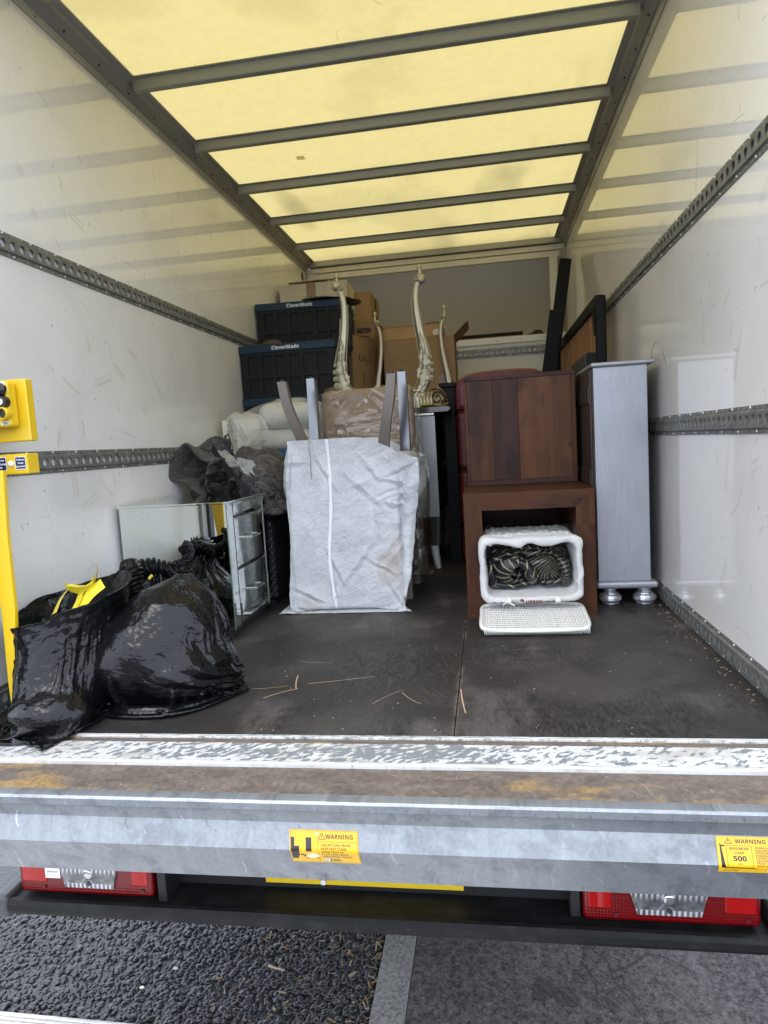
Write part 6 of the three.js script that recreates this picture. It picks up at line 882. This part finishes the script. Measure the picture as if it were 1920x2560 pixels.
// ---------------------------------------------------------------- black refuse sacks
{
  const sackB = tex(1024, 1024, (u, v) => 0.65 * Math.pow(ridge(u * 7 + v * 2, v * 6, 2, 4), 3) + 0.35 * Math.pow(ridge(u * 18 - v * 8, v * 17 + u * 5, 8, 3), 2.5) + 0.3 * Math.pow(ridge(u * 46 + v * 21, v * 40, 12, 2), 2.5), { srgb: false });
  const sack = mat([0.004, 0.0042, 0.0048], 0.17, { specularIntensity: 0.55, bumpMap: sackB, bumpScale: 0.0035 });
  const yl = mat([0.75, 0.62, 0.03], 0.4, { transmission: 0.2, thickness: 0 });
  const ell = (c, r, u, v) => { const a = u * 6.2832, t = (v - 0.5) * Math.PI; return [c[0] + r[0] * Math.cos(t) * Math.cos(a), c[1] + r[1] * Math.sin(t), c[2] - r[2] * Math.cos(t) * Math.sin(a)]; };
  const spike = (p, at, to, R) => { const d = Math.hypot(p[0] - at[0], p[1] - at[1], p[2] - at[2]), w = Math.exp(-d * d / (R * R)); return [mix(p[0], to[0], w * 0.85), mix(p[1], to[1], w * 0.85), mix(p[2], to[2], w * 0.85)]; };
  const floorC = { axis: 1, at: 0.007, s: 1 }, wallC = { axis: 0, at: -1.014, s: 1 };
  { // slumped sack in front
    const o = thing('refuse_sack', 'big slumped black refuse sack lying right of the open one', 'sack');
    const g = film(150, 100, (u, v) => { const a = u * 6.2832, tt = v * Math.PI / 2 * 1.0, sq = (q, n) => Math.sign(q) * Math.pow(Math.abs(q), n), lo = v < 0.16 ? v / 0.16 : 1, up = v < 0.16 ? 0 : (v - 0.16) / 0.84; // flat base, then a dome leaning right
      const y0 = v < 0.16 ? 0 : 0.348 * (1 - Math.pow(1 - up, 1.35)), q = (y0 - 0.13) / (y0 > 0.13 ? 0.2185 : 0.245), ct = v < 0.16 ? lo * 0.86 : Math.pow(Math.max(0, 1 - Math.pow(Math.abs(q), 2.3)), 0.47), lean = 0.07 * sst(0.16, 0.35, y0);
      let p = [-0.59 + lean + 0.205 * ct * sq(Math.cos(a), 0.85), 0.008 + y0, -0.245 - lean * 0.7 - 0.19 * ct * sq(Math.sin(a), 0.85)]; p = spike(p, [-0.41, 0.02, -0.27], [-0.345, 0.008, -0.275], 0.075); p[1] = Math.max(0.008, p[1]); return p; },
      { slack: 1.0, suck: 2, pinned: (i) => i >= 150 * 100, g: -2.5, steps: 110, iters: 12, bend: 0.16, fric: 0.25, jitter: 0.004, colliders: [{ e: [-0.6, 0.14, -0.26], r: [0.185, 0.15, 0.17] }, { e: [-0.65, 0.12, -0.25], r: [0.14, 0.12, 0.165] }, { e: [-0.55, 0.17, -0.28], r: [0.14, 0.16, 0.15] }, { e: [-0.53, 0.1, -0.25], r: [0.15, 0.1, 0.16] }, { e: [-0.43, 0.05, -0.29], r: [0.06, 0.05, 0.07] }, { e: [-0.53, 0.24, -0.29], r: [0.1, 0.1, 0.09] }, { e: [-0.57, 0.2, -0.27], r: [0.14, 0.13, 0.14] }, floorC, wallC] }, [1, 1]);
    const f = refine(g, 150, 100, 3);
    crease(f, (x, y, z, nx, ny) => { if (y < 0.012) return 0; const t = Math.hypot(x + 0.36, (z + 0.28) * 0.7, y - 0.02), a = Math.atan2(y - 0.02, -0.34 - x), rad = sst(0.36, 0.1, t), up = sst(0.12, 0.25, y); return sst(0.012, 0.05, y) * ((0.014 - 0.003 * up) * (crumple(x, y, z, 5, 3) - 0.5) + 0.0055 * (crumple(x, y, z, 15, 7) - 0.5) + 0.003 * (crumple(x, y, z, 34, 11) - 0.5) + 0.012 * rad * (tri(a * 3.2 + 0.5 * vn(x * 9, y * 9, z * 9)) - 0.5)); });
    part(o, 'film', weld(f), sack);
  }
  { // open sack at the left edge
    const o = thing('refuse_sack', 'open black refuse sack with yellow ties, its corner hanging over the sill', 'sack');
    const prof = (u, v) => {
      const a = u * 6.2832, C = Math.cos(a), S = Math.sin(a); // S > 0 is towards the camera
      const sq = (q, n) => Math.sign(q) * Math.pow(Math.abs(q), n);
      if (v < 0.18) { const t = v / 0.18; return [-0.815 + 0.135 * t * sq(C, 0.7), 0.008 + 0.002 * t, -0.11 + 0.19 * t * sq(S, 0.7)]; }
      if (v < 0.68) { const t = (v - 0.18) / 0.5, rx = mix(0.135, 0.155, t), rz = mix(0.19, 0.16, t), cx = mix(-0.82, -0.835, t), cz = mix(-0.11, -0.22, t), rim = 0.262 + 0.055 * sst(-0.9, 1, C) - 0.028 * S + 0.03 * t * (vn(u * 11, 3, 0, 11) - 0.5); return [cx + rx * sq(C, 0.75), 0.012 + t * rim, cz + rz * sq(S, 0.8)]; }
      const t = (v - 0.68) / 0.32, k = 1 - 0.1 * t - 0.85 * Math.pow(t, 1.6), rim = 0.274 + 0.055 * sst(-0.9, 1, C) - 0.028 * S + 0.03 * (vn(u * 11, 3, 0, 11) - 0.5); return [-0.835 + 0.155 * k * sq(C, 0.75), rim - 0.06 * Math.sin(Math.min(1, t * 1.6) * 1.6) + 0.05 * Math.max(0, t - 0.5) * vn(u * 9, v * 9, 3, 9), -0.22 + 0.16 * k * sq(S, 0.8)];
    };
    const nu = 150, nv = 130;
    const g = film(nu, nv, (u, v) => { let p = prof(u, v); if (v < 0.5) p = spike(p, [-0.7, 0.01, 0.06], [-0.705, 0.006, 0.135], 0.09); return p; },
      { slack: 1.0, suck: 1.2, g: -2, steps: 90, iters: 11, bend: 0.16, fric: 0.3, jitter: 0.004, pinned: (i) => { const j = Math.floor(i / nu); return Math.abs(j - Math.round(0.68 * nv)) < 1; }, colliders: [{ e: [-0.82, 0.1, -0.17], r: [0.14, 0.14, 0.16] }, { e: [-0.79, 0.05, -0.02], r: [0.11, 0.06, 0.08] }, { e: [-0.82, 0.17, -0.2], r: [0.14, 0.07, 0.13] }, floorC, wallC] }, [1, 1]);
    const f = refine(g, nu, nv, 3);
    crease(f, (x, y, z) => y < 0.011 ? 0 : sst(0.01, 0.05, y) * (0.014 * (crumple(x, y * 0.7, z, 6, 4) - 0.5) + 0.0055 * (crumple(x, y, z, 17, 8) - 0.5) + 0.003 * (crumple(x, y, z, 38, 12) - 0.5)));
    part(o, 'film', weld(f), sack);
    const R = (pts, w, s, n = 40) => part(o, 'drawstring', ribbon(pts, w, s, n), yl, 'yellow plastic drawstring knotted at the mouth of the sack');
    R([[-0.843, 0.278, -0.150], [-0.827, 0.321, -0.170], [-0.797, 0.356, -0.190], [-0.759, 0.386, -0.200], [-0.734, 0.408, -0.200], [-0.725, 0.386, -0.190], [-0.730, 0.356, -0.170], [-0.759, 0.351, -0.160], [-0.797, 0.356, -0.160]], (t) => 0.04, (t) => [0.75 - 0.6 * t, 0.3 - 0.3 * t, 0.5 + 0.3 * t]);
    R([[-0.814, 0.351, -0.170], [-0.785, 0.343, -0.160], [-0.752, 0.340, -0.160], [-0.729, 0.353, -0.170], [-0.734, 0.373, -0.185]], 0.03, (t) => [0.1, 0.8, 0.5]);
    R([[-0.700, 0.356, -0.170], [-0.726, 0.334, -0.155], [-0.761, 0.295, -0.145], [-0.811, 0.249, -0.135]], 0.04, (t) => [0.62, -0.5, 0.5], 24);
    R([[-0.752, 0.331, -0.170], [-0.761, 0.334, -0.165], [-0.771, 0.308, -0.155], [-0.787, 0.278, -0.145], [-0.817, 0.244, -0.135]], 0.032, (t) => [0.8, 0.2, 0.4], 24);
  }
  { // tied sack behind, leaning on the mirrored chest
    const o = thing('refuse_sack', 'tied black refuse sack with a twisted tail against the mirrored chest', 'sack');
    const g = film(130, 84, (u, v) => { const p = ell([-0.8, 0.15, -0.6], [0.175, 0.165, 0.155], u, Math.min(1, v * 1.02)); if (v > 0.86) { const t = (v - 0.86) / 0.14, a = u * 6.2832, r = mix(0.085, 0.018, sst(0, 0.7, t)); return [mix(p[0], -0.77 + r * Math.cos(a), 0.3 + 0.7 * sst(0, 0.8, t)), mix(p[1], 0.31, 0.4 + 0.6 * t), mix(p[2], -0.62 - r * Math.sin(a), 0.3 + 0.7 * sst(0, 0.8, t))]; } return p; },
      { slack: 0.98, suck: 4, g: -2, steps: 90, iters: 11, bend: 0.12, fric: 0.3, jitter: 0.004, pinned: (i) => i >= 130 * 81, colliders: [{ e: [-0.81, 0.13, -0.61], r: [0.145, 0.13, 0.135] }, { e: [-0.74, 0.12, -0.6], r: [0.1, 0.1, 0.12] }, { e: [-0.85, 0.19, -0.6], r: [0.08, 0.075, 0.09] }, floorC, wallC, { axis: 2, at: -0.8, s: 1 }] }, [1, 1]);
    const f = refine(g, 130, 84, 2);
    crease(f, (x, y, z) => { const dx = x + 0.77, dz = z + 0.62, r = Math.hypot(dx, dz, y - 0.31), a = Math.atan2(dz, dx); return y < 0.011 ? 0 : 0.011 * (crumple(x, y, z, 8, 5) - 0.5) + 0.005 * (crumple(x, y, z, 24, 9) - 0.5) + 0.012 * sst(0.2, 0.04, r) * (tri(a * 2.4 + vn(x * 12, y * 12, z * 12)) - 0.5); });
    part(o, 'film', weld(f), sack);
    const tw = (pts, r0, r1, sd, n = 90) => { const c = new THREE.CatmullRomCurve3(pts.map((p) => V(...p))); const fr = c.computeFrenetFrames(n); return grid(36, n, (u, v) => { const i = Math.round(v * n), o2 = c.getPointAt(v), a = u * 6.2832 + v * 14, r = mix(r0, r1, v) * (0.72 + 0.38 * Math.abs(Math.sin(u * 6.2832 * 2.5 + v * 3)) + 0.25 * (vn(u * 8, v * 14, sd, 8) - 0.5)); return [o2.x + r * (fr.normals[i].x * Math.cos(a) + fr.binormals[i].x * Math.sin(a)), o2.y + r * (fr.normals[i].y * Math.cos(a) + fr.binormals[i].y * Math.sin(a)), o2.z + r * (fr.normals[i].z * Math.cos(a) + fr.binormals[i].z * Math.sin(a))]; }, true); };
    part(o, 'twisted_neck', tw([[-0.86, 0.3, -0.6], [-0.81, 0.318, -0.61], [-0.755, 0.312, -0.62], [-0.715, 0.3, -0.625], [-0.7, 0.305, -0.63]], 0.036, 0.026, 3), sack);
    part(o, 'tail', tw([[-0.74, 0.29, -0.62], [-0.715, 0.318, -0.63], [-0.69, 0.328, -0.635], [-0.667, 0.345, -0.64], [-0.66, 0.37, -0.64], [-0.668, 0.39, -0.64], [-0.68, 0.393, -0.64]], 0.018, 0.011, 7), sack);
    const mouth = (c, r, sd) => grid(60, 22, (u, v) => { const a = u * 6.2832, k = 0.25 + 0.75 * v, f = 1 + 0.22 * Math.sin(a * 7 + sd) * v + 0.2 * (vn(u * 12, v * 4, sd, 12) - 0.5); return [c[0] + r * k * f * Math.cos(a) * 1.15, c[1] + r * (0.9 * Math.sin(a) * k * f), c[2] + 0.05 * Math.sin(v * 2.6) + 0.012 * Math.sin(a * 9 + sd) * v - 0.045]; }, true);
    part(o, 'gathered_mouth', [mouth([-0.85, 0.275, -0.515], 0.05, 2), tw([[-0.845, 0.325, -0.56], [-0.815, 0.33, -0.53], [-0.795, 0.29, -0.5], [-0.785, 0.25, -0.48]], 0.03, 0.03, 9, 50)], sack);
    part(o, 'drawstring', ribbon([[-0.885, 0.25, -0.44], [-0.893, 0.27, -0.445], [-0.888, 0.287, -0.45], [-0.872, 0.262, -0.43]], 0.016, () => [0.6, 0.4, 0.5], 20), yl, 'short yellow drawstring end'); part(o, 'drawstring', ribbon([[-0.745, 0.3, -0.5], [-0.735, 0.31, -0.505], [-0.728, 0.305, -0.5]], 0.014, () => [0.5, -0.5, 0.5], 10), yl, 'short yellow drawstring end');
  }
}
renderer.render(scene, camera);
